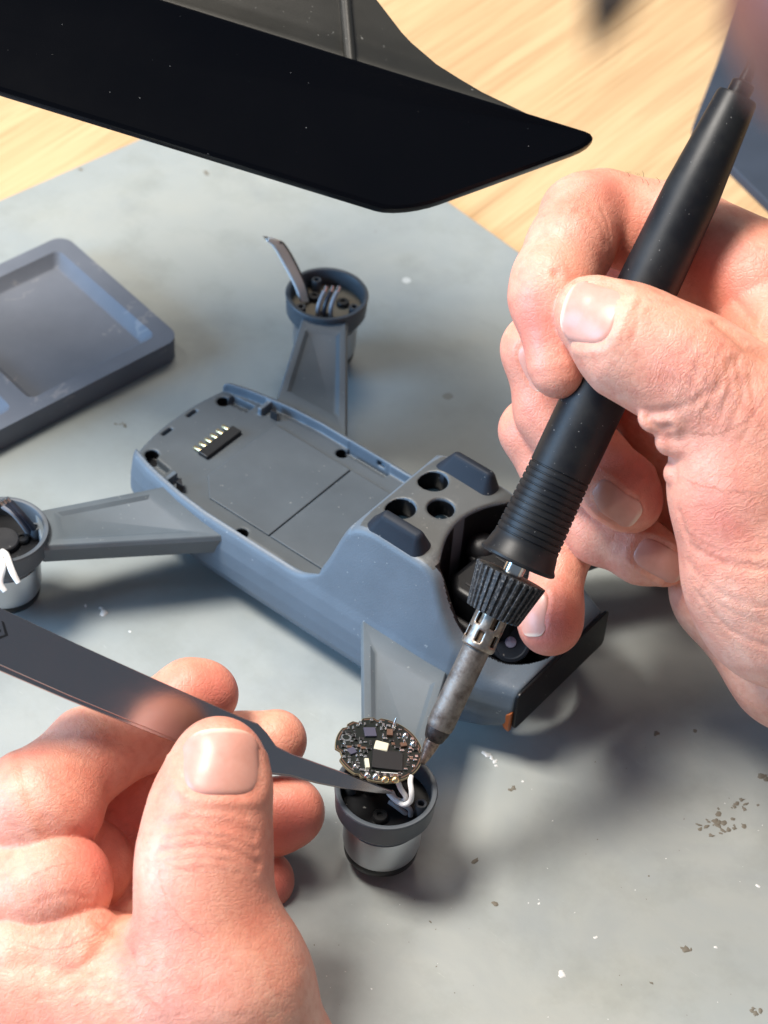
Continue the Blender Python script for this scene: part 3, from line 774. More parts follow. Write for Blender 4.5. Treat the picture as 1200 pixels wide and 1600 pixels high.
while k < 78 and tries < 4000:
    tries += 1
    x = rng.uniform(-8.6, 8.2); y = rng.uniform(-7.4, 8.2)
    if math.hypot(x, y) > 8.5 or any(math.hypot(x-a, y-b_) < c_+.35 for a, b_, c_ in placed): continue
    if x > 1.5 and rng.random() < .45: continue
    s = rng.choice(((.45, .85), (.6, 1.0), (.4, .7), (.7, .7)))
    rot = rng.choice((0, math.pi/2))+rng.uniform(-.1, .1)+.2
    kind = rng.random()
    pr = comp('chip_component', x, y, s[0], s[1], rng.uniform(.25, .5), CHIPK if kind < .35 else CHIPB if kind < .40 else SOLDER, rot, .05)
    if kind < .4:
        for s_ in (-1, 1):
            ca, sa = math.cos(rot), math.sin(rot)
            mb = MB(); mb.box(bp(x-sa*s_*s[1]*.5, y+ca*s_*s[1]*.5, .2), (s[0]*1.02, s[1]*.28, .3), [bx*ca+byv*sa, -bx*sa+byv*ca, bz]); build('solder_end', mb, SOLDER, pr)
    placed.append((x, y, .62)); k += 1
mb = MB(); mb.lathe([(.75, .06), (.75, .12), (1.15, .12), (1.15, .06)], bp(-7.4, 1.4), bz, 20, cap=False); build('pad_ring', mb, SOLDER, bd)
# wires from the board down into the cup
for pts, m_ in (([(642, 1213, 480), (641, 1222, 479), (643, 1238, 478.5), (641, 1252, 479.5), (630, 1257, 481), (615, 1248, 484), (608, 1240, 487)], WHITEW),
                ([(621, 1219, 480), (626, 1232, 480), (634, 1245, 481), (630, 1252, 483), (618, 1248, 485), (612, 1238, 488)], WHITEW),
                ([(612, 1245, 486), (625, 1255, 485), (640, 1264, 485), (641, 1276, 487), (634, 1283, 490)], GREYW),
                ([(608, 1252, 487), (622, 1262, 486.5), (634, 1272, 487), (636, 1283, 489)], GREYW)):
    mb = MB(); mb.tube([at(*p) for p in pts], .58, 12); build('wire', mb, m_, bd, smooth=80)

# ------------------------------------------------------------------ soldering iron
I0 = at(660, 1192, 482.5); I1 = at(1163, 128, 470); iax = unit(I1-I0)
def ipos(py):   # distance from tip for a height in the picture, along the iron
    lo, hi = 0., np.linalg.norm(I1-I0)*1.1
    for _ in range(50):
        mid = (lo+hi)/2; q = I0+iax*mid-CP; yy = 800-FP*(q@CU)/(q@CF)
        if yy > py: lo = mid
        else: hi = mid
    return lo
ir = empty('soldering_iron', I0); tag(ir, 'black soldering iron with ribbed grip, knurled nut and worn steel barrel in the right hand', 'soldering iron')
LAY = {948: 958, 938: 948, 878: 898, 862: 879, 845: 862, 730: 738}
s = {k: ipos(LAY.get(k, k)) for k in (1175, 1155, 1140, 1012, 1000, 948, 938, 878, 862, 845, 800, 730, 700, 540, 300, 150, 128)}
# tip: chisel-like, stained
mb = MB(); mb.lathe([(0, -.4), (.55, -.2), (1.0, 1.2), (1.5, 3.4), (1.75, s[1155])], I0, iax, 20); build('tip_end', mb, TIPC, ir, smooth=60)
mb = MB(); mb.lathe([(1.7, s[1155]-.4), (2.1, s[1155]), (2.6, s[1140]-.6), (2.75, s[1140]+.6)], I0, iax, 28); build('tip', mb, TIPM, ir, smooth=60)
mb = MB(); mb.lathe([(2.4, s[1140]-.2), (2.9, s[1140]+.6), (3.0, s[1140]+1.6), (2.98, s[1012]), (2.9, s[1000])], I0, iax, 40); build('barrel', mb, BARREL, ir, smooth=50)
# perforated sleeve
n = 48; zs_ = np.linspace(s[1012], s[948], 17); bmv = MB()
for z in zs_:
    for i in range(n):
        a = 2*math.pi*i/n; bmv.v.append(None)
u0 = unit(np.cross(iax, CF)); w0 = np.cross(iax, u0); bmv.v = []
for kz, z in enumerate(zs_):
    r_ = 3.62 if kz > 3 else 3.75
    if kz == 0: r_ = 3.5
    for i in range(n):
        a = 2*math.pi*i/n; bmv.v.append(tuple(I0+iax*z+(u0*math.cos(a)+w0*math.sin(a))*r_))
for kz in range(16):
    for i in range(n):
        ph = i % 8
        if (3 <= kz < 8 and ph in (1, 2, 3)) or (10 <= kz < 15 and ph in (5, 6, 7)): continue
        j = (i+1) % n; bmv.f.append((kz*n+i, kz*n+j, (kz+1)*n+j, (kz+1)*n+i))
sl = build('sleeve', bmv, SLEEVE, ir, smooth=40); so = sl.modifiers.new('solid', 'SOLIDIFY'); so.thickness = .4*MM; so.offset = -1
mb = MB(); mb.lathe([(2.85, s[1012]-.3), (2.85, s[948]+1)], I0, iax, 32); build('sleeve_core', mb, INNER, ir)
# knurled nut
nn = 30*6
def kn(i, k):
    p = i % 6; return 1.0 if p in (0, 1, 2) else .925
zn = [s[948]-.4, s[948]+.1, s[938], s[878]-.5, s[878], s[878]+.1]
mb = MB(); mb.lathe([(4.2, zn[0]), (6.0, zn[0]+.1), (6.25, zn[1]+.5), (7.9, zn[3]), (7.95, zn[4]), (6.9, zn[5]), (3.0, zn[5])], I0, iax, nn, mod=lambda i, k: kn(i, k) if 1 <= k <= 4 else 1)
build('knurled_nut', mb, NUT, ir, smooth=25)
mb = MB(); mb.lathe([(2.3, s[878]-1), (2.3, s[862]+2)], I0, iax, 28); build('shaft', mb, CHROME, ir)
# grip: flange, rings, handle
pf = [(3, s[862]+.6), (8.1, s[862]), (8.5, s[862]+.3), (8.5, s[862]+.8), (8.0, s[862]+1.5), (7.5, s[845]+1.2)]
z = s[845]+1.8; r0 = 7.35; r1 = 6.75
while z < s[730]:
    tt = (z-s[845])/(s[730]-s[845]); r_ = r0+(r1-r0)*tt
    pf += [(r_, z), (r_, z+.95), (r_-.26, z+1.1), (r_-.26, z+1.32)]; z += 1.42
pf += [(6.75, z), (6.8, s[700]), (6.75, s[540]), (6.0, s[300]), (4.45, s[150]-.6), (4.15, s[150])]
mb = MB(); mb.lathe(pf+[(2.5, s[150]+.05)], I0, iax, 64); build('grip', mb, GRIP, ir, smooth=35)
mb = MB(); mb.lathe([(2.6, s[150]-1), (2.5, s[128]-.4), (2.1, s[128]), (1.4, s[128]+.2), (1.3, s[128]+2.6), (1.0, s[128]+2.8)], I0, iax, 28); build('cord_boot', mb, BLACK, ir)
ce = I0+iax*(s[128]+2.4)
mb = MB(); mb.tube([ce, ce+iax*14, ce+iax*40+CR*8, ce+iax*75+CR*45-CU*6, ce+iax*80+CR*120-CU*40], 1.25, 12); build('cord', mb, BLACK, ir, smooth=80)

# ------------------------------------------------------------------ tweezers
tw = empty('tweezers', at(200, 1080, 455)); tag(tw, 'dark steel tweezers with curved tips pinched in the left hand', 'tweezers')
def td(x, y): return 445.5+(x/612.0)**1.15*37.0 if x > 0 else 445.5+x*.045
def blade(pts_u, pts_l, off, dshift):
    """strip between an upper and a lower edge; a real plate 1.1 mm thick"""
    b = MB(); n = len(pts_u)
    for (xu, yu), (xl, yl) in zip(pts_u, pts_l):
        k = max(0.0, 1-max(0, xu)/600.0)
        du, dl_ = td(xu, yu)+dshift*k, td(xl, yl)+dshift*k
        U_ = at(xu+off[0]*k, yu+off[1]*k, du); L_ = at(xl+off[0]*k, yl+off[1]*k, dl_+.8)
        nb = unit(np.cross(at(xu+60, yu+26, td(xu+60, 0)+dshift*k)-U_, L_-U_))
        if nb@CF < 0: nb = -nb
        th = .55+.75*k
        b.v += [tuple(U_), tuple(L_), tuple(L_+nb*th), tuple(U_+nb*th)]
    for i in range(n-1):
        for a_, c_ in ((0, 1), (1, 2), (2, 3), (3, 0)):
            b.f.append((i*4+c_, i*4+a_, (i+1)*4+a_, (i+1)*4+c_))
    b.f.append((0, 1, 2, 3)); b.f.append(((n-1)*4+3, (n-1)*4+2, (n-1)*4+1, (n-1)*4))
    return b
pu = [(-420, 762), (-200, 860), (0, 950), (120, 1006), (240, 1060), (330, 1100), (380, 1122), (404, 1131), (418, 1146), (432, 1166), (456, 1178), (500, 1194), (550, 1212), (590, 1228), (613, 1238)]
pl = [(-435, 842), (-215, 941), (-12, 1034), (105, 1086), (225, 1136), (318, 1174), (366, 1194), (392, 1204), (412, 1208), (430, 1209), (454, 1212), (498, 1224), (546, 1234), (588, 1240), (612, 1241)]
b1 = blade(pu, pl, (0, 0), 0); f1 = build('blade', b1, TWZ, tw, smooth=25, bevel=.18)
b2 = blade(pu, pl, (-6, 7), 6.2); f2 = build('blade', b2, TWZ, tw, smooth=25, bevel=.18)
mb = MB(); q0 = at(-428, 802, 445.5-19+3.2); mb.box(q0, (16, 9, 7), [unit(CR*.91-CU*.41), unit(CU*.91+CR*.41), -CF]); build('joint_block', mb, TWZ, tw, bevel=.4)
# etched mark: a bracket corner and the end of a letter
def tmark(poly_):
    b = MB(); n_ = len(poly_)
    P0 = [at(x, y, td(x, y)+.8*((y-(951+.45*x))/84.0)) for x, y in poly_]; nb = unit(np.cross(P0[1]-P0[0], P0[2]-P0[0])); nb = -nb if nb@CF > 0 else nb
    b.v = [tuple(p+nb*.05) for p in P0]+[tuple(p+nb*.11) for p in P0]
    b.f = [tuple(range(n_-1, -1, -1)), tuple(range(n_, 2*n_))]+[(i, (i+1) % n_, (i+1) % n_+n_, i+n_) for i in range(n_)]
    return b
for pg in ([(2.5, 970), (6.5, 972), (13, 993), (8.5, 992)], [(8.5, 992), (13, 993), (-6, 1001), (-6, 996.5)], [(-6, 982), (1, 983.5), (1.5, 987), (-6, 990)]):
    build('etched_mark', tmark(pg), CHIPB if False else CHIPK, f1)

# ------------------------------------------------------------------ hands
def px(p, k=1.0):   # (x, y, depth, radius in the picture) -> centre, radius in mm
    c = at(p[0], p[1], p[2]); return c, p[3]*p[2]/FP*k
def chain(pts):
    out = []
    q = [px(p) for p in pts]
    for (a, ra), (b, rb) in zip(q[:-1], q[1:]): out.append((a, b, ra, rb))
    return out

def make_hand(name, groups, nails, creases, reds, wrinkles, h, k_all, label, bounds):
    lo, hi = bounds
    fl = Field(lo, hi, h)
    for prims, k in groups: fl.merge(fl.group(prims, k), k_all)
    V, Q = surface_nets(fl.F, fl.o, h)
    N = fl.grad(V, .7)
    root = None
    red = np.zeros(len(V)); crs = np.zeros(len(V)); disp = np.zeros(len(V))
    def hit(x, y):
        d = unit(at(x, y, 400)-at(x, y, 300)); p0 = at(x, y, 395)
        return fl.march(p0[None], d[None], 250)[0]
    for (x, y, r_, s_) in reds:
        c = hit(x, y); d = np.linalg.norm(V-c, axis=1); rm = r_*460/FP
        red = np.maximum(red, s_*np.exp(-(d/rm)**2))
    for pts, dep_, wid in creases:
        H3 = np.array([hit(x, y) for x, y in pts])
        best = np.full(len(V), 1e9)
        for a, b in zip(H3[:-1], H3[1:]):
            if np.linalg.norm(b-a) > 14: continue
            ab = b-a; t_ = np.clip(((V-a)@ab)/max(ab@ab, 1e-6), 0, 1); best = np.minimum(best, np.linalg.norm(V-a-t_[:, None]*ab, axis=1))
        g = np.exp(-(best/wid)**2); disp -= dep_*g
        disp += dep_*.22*np.exp(-((best-wid*2.0)/(wid*1.2))**2)
        crs = np.maximum(crs, g*min(1, abs(dep_)/.6)*(dep_ > 0))
    ws = np.zeros(len(V)); wm = np.zeros(len(V))
    for (x, y, ax_, r_, s_) in wrinkles:
        c = hit(x, y); d = V-c; rm = r_*460/FP; dv = unit(CR*ax_[0]-CU*ax_[1]); w_ = s_*np.exp(-((d**2).sum(1)/rm**2)**1.5)
        ws = np.where(w_ > wm, d@dv, ws); wm = np.maximum(wm, w_)
    nl = []
    for (x, y, ax_, hl_, hw_, opt) in nails:
        c = hit(x, y); n_ = fl.grad(c[None], 1.6)[0]
        dirv = unit(CR*ax_[0]-CU*ax_[1]); 
        if opt.get('n') is not None: n_ = unit(CR*opt['n'][0]-CU*opt['n'][1]-CF*opt['n'][2])
        axv = unit(dirv-n_*(dirv@n_)); sd = np.cross(n_, axv)
        L_, W_ = hl_*470/FP, hw_*470/FP
        d = V-c; a_ = (d@sd)/W_; b_ = (d@axv)/L_; e_ = np.abs(d@n_)
        rho = (np.abs(a_)**3+np.abs(b_)**3)**(1/3); near = (e_ < 1.1*W_) & ((N@n_) > -.1)
        disp += np.where(near, -.22*np.clip((1.06-rho)/.12, 0, 1), 0)
        fold = np.exp(-((rho-1.2)/.14)**2)*np.where(b_ > .6, .1, 1.0)
        disp += np.where(near, opt.get('fold', .34)*fold, 0)
        nl.append((c, n_, axv, sd, L_, W_))
    # soft unevenness of flesh
    ph = V*.11
    disp += .16*(np.sin(ph[:, 0]*2.1+1.3*np.sin(ph[:, 1]*1.7))+np.sin(ph[:, 1]*2.7+1.1*np.sin(ph[:, 2]*2.3)))
    V2 = V+N*disp[:, None]
    org = V2[V2[:, 2].argmin()]
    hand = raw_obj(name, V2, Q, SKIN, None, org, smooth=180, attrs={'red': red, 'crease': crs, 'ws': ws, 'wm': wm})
    tag(hand, label, 'hand')
    for (c, n_, axv, sd, L_, W_) in nl:
        nr, na = 12, 40; P = []; edge = []
        for i in range(nr+1):
            rr = i/nr
            for j in range(na):
                a = 2*math.pi*j/na; ca, sa = math.cos(a), math.sin(a)
                su = np.sign(ca)*abs(ca)**(2/3.2); sv = np.sign(sa)*abs(sa)**(2/3.2)
                P.append(c+sd*su*W_*rr+axv*sv*L_*rr+n_*6); 
                vv = sv*rr; e = max(0, min(1, (vv-.86)/.07)); edge.append(e)
        P = np.array(P); S = fl.march(P, np.broadcast_to(-n_, P.shape).copy(), 14)
        dd = (P-S)@n_-6
        # rows: keep the plate stiff along its length: limit drop towards the tip
        r_ = np.repeat(np.arange(nr+1)/nr, na); vv = ((P-c)@axv)/L_
        drop = (S-c)@n_
        stiff = np.where(vv > .3, np.maximum(drop, drop*.0+((S-c)@n_)*(1-.35*np.clip((vv-.3)/.7, 0, 1))), drop)
        S = S+n_*(stiff-drop)[:, None]
        lift = np.where(r_ < .86, .04, .04-.5*((r_-.86)/.14)**2)+.14*(1-r_**2)
        lift = np.where((vv > .55) & (r_ >= .86), .04, lift)
        S = S+fl.grad(S, 1.2)*lift[:, None]*.6+n_*lift[:, None]*.4
        fs = []
        for i in range(nr):
            for j in range(na):
                k2 = (j+1) % na; fs.append((i*na+j, (i+1)*na+j, (i+1)*na+k2, i*na+k2))
        # closed underside gives the plate its thickness
        B_ = S-n_*.45; nV = len(S); S2 = np.concatenate([S, B_]); e2 = edge+edge
        fs += [tuple(nV+q for q in f[::-1]) for f in fs]
        for j in range(na): k2 = (j+1) % na; a = nr*na; fs.append((a+j, nV+a+j, nV+a+k2, a+k2))
        raw_obj('fingernail', S2, fs, NAIL, hand, None, 60, {'edge': e2})
    return hand, fl

def c1(*p): return chain(list(p))
# --- right hand, gripping the iron like a pencil
R_thumb = c1((924, 492, 463, 61), (985, 533, 461, 82), (1072, 578, 460, 89), (1130, 620, 460, 92), (1185, 672, 461, 104), (1290, 770, 466, 128)) + \
          c1((1172, 762, 464, 114), (1195, 880, 466, 122), (1232, 930, 470, 138), (1380, 960, 480, 170)) + c1((1185, 672, 461, 100), (1172, 762, 464, 114), (1260, 840, 468, 150))
R_fold = c1((1022, 652, 457, 26), (1060, 650, 455, 34)) + c1((1046, 690, 458, 24), (1085, 690, 457, 40)) + c1((1058, 740, 461, 24), (1100, 735, 460, 50))
R_index = c1((1290, 520, 492, 120), (1190, 452, 486, 100), (1060, 372, 492, 84), (940, 338, 492, 70), (910, 342, 488, 66)) + c1((912, 334, 487, 65), (890, 385, 481, 67), (868, 440, 476, 65), (862, 468, 475, 63), (869, 572, 473, 42), (871, 586, 473, 38))
R_web = c1((1190, 452, 486, 92), (1230, 560, 478, 100), (1290, 680, 474, 120))
R_mid = c1((1240, 540, 506, 95), (930, 470, 508, 62), (845, 545, 497, 58), (862, 640, 499, 57), (918, 718, 497, 60), (976, 770, 493, 58), (986, 782, 493, 48))
R_ring = c1((1250, 640, 516, 90), (900, 610, 516, 55), (834, 672, 508, 50), (880, 770, 507, 52), (940, 828, 505, 52), (1005, 862, 502, 50), (1040, 876, 500, 41))
R_pink = c1((1240, 740, 520, 80), (960, 770, 520, 48), (885, 850, 511, 44), (868, 905, 508, 40), (862, 950, 505, 48), (860, 972, 504, 51))
R_palm = c1((1240, 600, 506, 110), (1030, 665, 508, 55), (1075, 690, 515, 78), (1095, 800, 515, 80)) + c1((1245, 560, 500, 110), (1240, 740, 505, 120), (1165, 905, 507, 112), (1260, 1010, 507, 130), (1420, 1060, 505, 160)) + c1((1250, 640, 492, 140), (1420, 850, 490, 190), (1700, 1050, 492, 210), (1950, 1200, 500, 200))
allp = [px(p) for p in [(770, 250, 520, 20), (1960, 1400, 440, 20)]]
def bounds_of(groups, x0, x1, pad=4):
    lo = np.min([np.minimum(p[0]-p[2], p[1]-p[3]) for g_, k in groups for p in g_], 0)-pad
    hi = np.max([np.maximum(p[0]+p[2], p[1]+p[3]) for g_, k in groups for p in g_], 0)+pad
    return lo, hi
RG = [(R_thumb, 6.0), (R_fold, 1.5), (R_index, 2.2), (R_web, 4), (R_mid, 2.5), (R_ring, 2.5), (R_pink, 2.5), (R_palm, 6)]
R_nails = [(922, 484, (-.93, -.36), 50, 50, {}), (958, 790, (.82, .57), 46, 29, {}), (1031, 876, (.86, .50), 46, 28, {}), (832, 956, (.02, 1), 40, 26, {'fold': .12}), (840, 572, (.22, .97), 42, 24, {'fold': .15, 'n': (-.86, .2, .46)})]
R_creases = [([(1120, 560), (1125, 600), (1105, 640)], .16, .55), ([(1135, 565), (1142, 610), (1122, 655)], .18, .55), ([(1152, 575), (1160, 625), (1140, 672)], .16, .55), ([(1172, 590), (1180, 640), (1160, 690)], .14, .55), ([(1105, 555), (1108, 595), (1085, 635)], .12, .55), ([(1000, 475), (995, 510), (985, 540)], .1, .5), ([(890, 420), (915, 432), (940, 428)], .14, .55), ([(940, 330), (950, 360), (952, 400)], .2, .6), ([(1070, 830), (1120, 860), (1190, 865)], .12, .6), ([(1085, 905), (1140, 955), (1200, 980)], .12, .6),
             ([(1008, 648), (1060, 640), (1115, 610), (1150, 560)], .35, .9), ([(1120, 505), (1165, 545), (1200, 560)], .6, 1.3), ([(868, 428), (900, 440)], .35, .9), ([(806, 500), (830, 520)], .25, .8),
             ([(1062, 800), (1080, 850), (1130, 880), (1200, 890)], .28, .9), ([(1078, 880), (1130, 930), (1200, 950)], .2, .8), ([(1092, 930), (1140, 985), (1200, 1010)], .2, .8), ([(1010, 655), (1030, 672), (1045, 668)], .5, 1.0),
             ([(905, 330), (935, 345), (948, 380)], .25, .9), ([(1095, 560), (1080, 610), (1040, 640)], .15, .8), ([(1150, 470), (1175, 500), (1190, 540)], .25, .9)]
R_wr = [(1110, 600, (.9, .45), 80, .8), (1160, 700, (.6, .8), 120, .35), (900, 440, (.2, .95), 55, .5), (1030, 440, (.9, .4), 90, .4), (1150, 880, (.35, .95), 150, .45), (915, 320, (.8, .5), 60, .4), (960, 730, (.7, .7), 60, .4), (1000, 850, (.9, .4), 50, .5), (870, 940, (.1, 1), 60, .3)]
R_reds = [(890, 560, 60, .9), (830, 520, 60, .7), (862, 985, 70, 1.0), (1000, 730, 60, .9), (1030, 780, 50, .8), (940, 600, 60, .6), (1100, 420, 70, .8), (1060, 560, 50, .5), (1120, 800, 90, .5), (900, 830, 60, .9), (950, 290, 40, .5), (1150, 450, 90, .6)]
hr, flr = make_hand('hand', RG, R_nails, R_creases, R_reds, R_wr, .52, .45, 'right hand gripping the soldering iron, coming in from the right edge', bounds_of(RG, 0, 0))

rgh = random.Random(5); hb = MB()
for _ in range(16):
    x = rgh.uniform(985, 1085); y = np.interp(x, [985, 1085], [268, 300])+rgh.uniform(0, 12)
    q = flr.march(at(x, y, 440)[None], unit(at(x, y, 450)-at(x, y, 400))[None], 120)[0]; nn_ = flr.grad(q[None], 1.2)[0]
    d_ = unit(nn_*.7+CR*rgh.uniform(-1.2, -.2)+CU*rgh.uniform(.1, .6)); hb.tube([q-nn_*.2, q+d_*.8, q+d_*1.5+CR*-.3], [.045, .04, .012], 5, 3)
FUZZ = mat('finger_hair', (.03, .02, .015), .5)
build('hair', hb, FUZZ, hr, smooth=80)
# --- left hand, pinching the tweezers
L_thumb = c1((346, 1183, 449, 64), (340, 1225, 448.5, 72), (327, 1268, 448, 82), (318, 1330, 446, 92), (316, 1395, 445, 94), (326, 1465, 445, 106), (350, 1540, 446, 126), (385, 1660, 452, 150)) + \
          c1((350, 1540, 446, 122), (200, 1590, 456, 140), (60, 1570, 462, 160), (-100, 1530, 470, 170)) + c1((200, 1600, 458, 150), (230, 1900, 480, 210), (260, 2300, 500, 210))
L_idx1 = c1((60, 1265, 463, 97), (75, 1258, 463, 92)) + c1((70, 1245, 465, 84), (140, 1180, 471, 72), (222, 1142, 477, 64), (300, 1086, 481, 55), (321, 1083, 482, 53))
L_idx2 = c1((-40, 1420, 465, 120), (70, 1392, 458, 92), (92, 1382, 457, 84))
L_web = c1((40, 1500, 455, 95), (135, 1500, 453, 78), (165, 1510, 453, 60))
L_mid = c1((60, 1330, 480, 80), (150, 1330, 482, 62), (225, 1235, 488, 60), (370, 1165, 491, 52), (431, 1158, 491, 48))
L_ring = c1((60, 1400, 476, 80), (135, 1352, 473, 70), (150, 1350, 480, 62), (300, 1310, 492, 60), (430, 1275, 493, 58), (454, 1268, 493, 56))
L_pink = c1((100, 1430, 484, 75), (280, 1400, 494, 52), (380, 1385, 495, 50), (414, 1376, 495, 47))
L_palm = c1((-60, 1350, 480, 120), (60, 1440, 480, 120), (240, 1480, 484, 105), (250, 1620, 480, 160)) + c1((60, 1440, 480, 120), (120, 1650, 482, 190))
LG = [(L_thumb, 6), (L_idx1, 2), (L_idx2, 2.0), (L_web, 4), (L_mid, 2.5), (L_ring, 2.0), (L_pink, 2.5), (L_palm, 5)]
L_nails = [(349, 1188, (.02, -1), 52, 60, {})]
L_creases = [([(262, 1296), (300, 1288), (350, 1293), (396, 1312)], .16, .55), ([(255, 1312), (300, 1305), (352, 1309), (398, 1330)], .2, .55), ([(262, 1345), (305, 1340), (355, 1344), (400, 1364)], .14, .55), ([(292, 1268), (335, 1264), (385, 1276)], .12, .5), ([(276, 1360), (320, 1358), (375, 1366)], .1, .5), ([(20, 1260), (70, 1275), (120, 1300)], .12, .6), ([(15, 1290), (60, 1305), (110, 1325)], .1, .6), ([(60, 1410), (100, 1396), (140, 1404)], .12, .6), ([(150, 1160), (180, 1190), (200, 1210)], .12, .6), ([(60, 1560), (140, 1545), (220, 1560)], .1, .7), ([(230, 1600), (300, 1580), (380, 1590)], .08, .7),
             ([(258, 1288), (300, 1277), (350, 1284), (398, 1302)], .22, .8), ([(252, 1330), (300, 1322), (355, 1326), (402, 1350)], .28, .9),
             ([(150, 1436), (180, 1456), (206, 1494)], .35, 1.1),
             ([(150, 1440), (160, 1400), (150, 1370)], .12, .9), ([(206, 1494), (150, 1508), (90, 1530)], .15, 1.2), ([(170, 1265), (185, 1285), (215, 1300)], .2, .8)]
L_wr = [(322, 1308, (0, 1), 62, .4), (325, 1400, (0, 1), 80, .25), (110, 1420, (.9, .4), 70, .5), (80, 1290, (.4, .9), 90, .3), (200, 1540, (.5, .85), 150, .45), (130, 1190, (.9, .4), 70, .35), (345, 1130, (0, 1), 35, .35), (205, 1300, (.5, .8), 50, .5)]
L_reds = [(340, 1080, 50, .9), (450, 1140, 50, .8), (460, 1290, 80, 1.0), (435, 1390, 60, 1.0), (150, 1330, 60, .9), (215, 1300, 70, 1.0), (60, 1240, 60, .4), (120, 1380, 60, .5), (205, 1480, 40, .8), (300, 1300, 50, .2), (330, 1540, 80, .3)]
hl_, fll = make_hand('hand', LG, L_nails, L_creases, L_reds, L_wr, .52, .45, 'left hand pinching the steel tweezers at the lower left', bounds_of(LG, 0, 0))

# ------------------------------------------------------------------ extractor hood above the mat
hd = empty('extractor_hood', at(400, 150, 590)); tag(hd, 'black glossy funnel hood of a fume extractor hanging over the mat', 'extractor hood')
c0 = at(628, 336, 518); c1_ = at(955, 217, 526); dvec = c0-at(0, 143, 513)
uh = unit(-dvec); Lh = 205.0
c3 = c0+uh*Lh; c2 = c1_+uh*Lh
vh = c1_-c0; nh = unit(np.cross(uh, vh)); nh = -nh if nh@CF < 0 else nh      # points away from the camera
wh = unit(np.cross(nh, uh)); wl = vh@wh; sk = vh@uh
def hood_ring(inset_, depth, shift=0, rr=6):
    x0, x1 = inset_, Lh-inset_; y0, y1 = inset_*.75+shift, wl-inset_*.3+shift
    out_ = []
    for x, y in rrect(x0, min(y0, y1), x1, max(y0, y1), max(.8, rr), 6):
        out_.append(c0+uh*(x+sk*(y/wl))+wh*y+nh*depth)
    return out_
def loft(rings, flip=False):
    b = MB(); n_ = len(rings[0])
    for r_ in rings: b.v.extend([tuple(p) for p in r_])
    for k in range(len(rings)-1):
        for i in range(n_):
            j = (i+1) % n_; f = (k*n_+i, k*n_+j, (k+1)*n_+j, (k+1)*n_+i); b.f.append(f[::-1] if flip else f)
    return b
up_h = unit(nh*.6+CU*.8)
rings = [hood_ring(1.6, .0, rr=5), hood_ring(.2, .3, rr=6), hood_ring(0, 1.2, rr=6), hood_ring(0, 3.2, rr=6), hood_ring(1.2, 3.9, rr=6)]
lip = loft(rings); n_ = len(rings[0]); build('hood_rim', lip, HOODM, hd, smooth=40)
rin = [hood_ring(1.6, .0, rr=5)]
cen0 = np.mean(hood_ring(1.6, 0, rr=5), 0)
for k in range(1, 13):
    t_ = k/12; ring = hood_ring(1.6, 0, rr=5); sc_ = 1-.97*t_
    rin.append([cen0+(p-cen0)*sc_+nh*(1.6*(1-(1-t_)**2.2)) for p in ring])
bi = loft(rin, True); bi.f.append(tuple(range(12*n_, 13*n_))); build('hood_mouth', bi, HOODM, hd, smooth=80)
neck = []
for k in range(13):
    t_ = k/12
    ring = hood_ring(1.2, 0, rr=6); cen_ = np.mean(ring, 0)
    hgt = 32*t_
    ins_ = np.interp(hgt, [0, 1.7, 5, 10, 17, 34], [0, 8, 20, 30, 37, 46])
    out_ = []
    for p in ring:
        q = p-cen_; a_, b_ = q@uh, q@wh
        a_ = a_*(1-ins_/(Lh/2)); 
        out_.append(cen_+uh*a_+wh*(b_-.35*hgt*(b_ < 0)*0)+nh*(3.6+.45*hgt)+CU*(.80*hgt))
    neck.append(out_)
build('hood_funnel', loft(neck), HOODO, hd, smooth=60)
top_c = np.mean(neck[-1], 0); dn = len(neck[-1]); duct = [neck[-1]]
for k in range(1, 6):
    duct.append([top_c+(p-top_c)*(1-.10*k)+np.array([-9.0, 2.0, 14.0])*k for p in neck[-1]])
build('hood_duct', loft(duct), HOODO, hd, smooth=60)
ribp = []
for k in range(13):
    A_, B_ = np.array(neck[k][6]), np.array(neck[k][7]); f_ = .5
    hk = 32*k/12; tgt = 548-.35*hk; lo_, hi_ = 0., 1.
    def pxx(q): d = q-CP; return 600+FP*(d@CR)/(d@CF)
    for _ in range(40):
        f_ = (lo_+hi_)/2
        if (pxx(A_+(B_-A_)*f_) > tgt) == (pxx(A_) > pxx(B_)): lo_ = f_
        else: hi_ = f_
    ribp.append(A_+(B_-A_)*f_-CF*.3)
mb = MB(); mb.tube(ribp, 1.5, 10, 3); build('hood_rib', mb, HOODO, hd, smooth=80)

# ------------------------------------------------------------------ person leaning in at the top right, far out of focus
nose = at(1078, 12, 128); fh = unit(-CR*.80-CU*.52+CF*.25); uph = unit(CU*.75-CR*.6-fh*((CU*.75-CR*.6)@fh)); sh = np.cross(fh, uph)
hc = nose-fh*104
def hp(f_, s_, u_): return hc+fh*f_+sh*s_+uph*u_
prims = [(hp(-8, 0, 30), hp(-8, 0, 30), 84, 84), (hp(30, 0, -20), hp(50, 0, -62), 55, 30), (hp(62, 0, -58), hp(66, 0, -62), 22, 18), (hp(78, 0, 22), hp(93, 0, -6), 7, 11), (hp(74, -28, 32), hp(76, 28, 32), 13, 13),
         (hp(60, 34, -8), hp(52, 44, 0), 24, 22), (hp(60, -34, -8), hp(52, -44, 0), 24, 22), (hp(80, -12, -36), hp(80, 12, -36), 7, 7), (hp(-10, 80, 8), hp(-14, 84, -14), 12, 8), (hp(-10, -80, 8), hp(-14, -84, -14), 12, 8),
         (hp(-30, 0, -50), hp(-70, 0, -150), 55, 60)]
fl = Field(np.min([np.minimum(p[0]-p[2], p[1]-p[3]) for p in prims], 0)-6, np.max([np.maximum(p[0]+p[2], p[1]+p[3]) for p in prims], 0)+6, 2.6)
fl.merge(fl.group([(a.astype(float), b.astype(float), ra, rb) for a, b, ra, rb in prims], 12), 0)
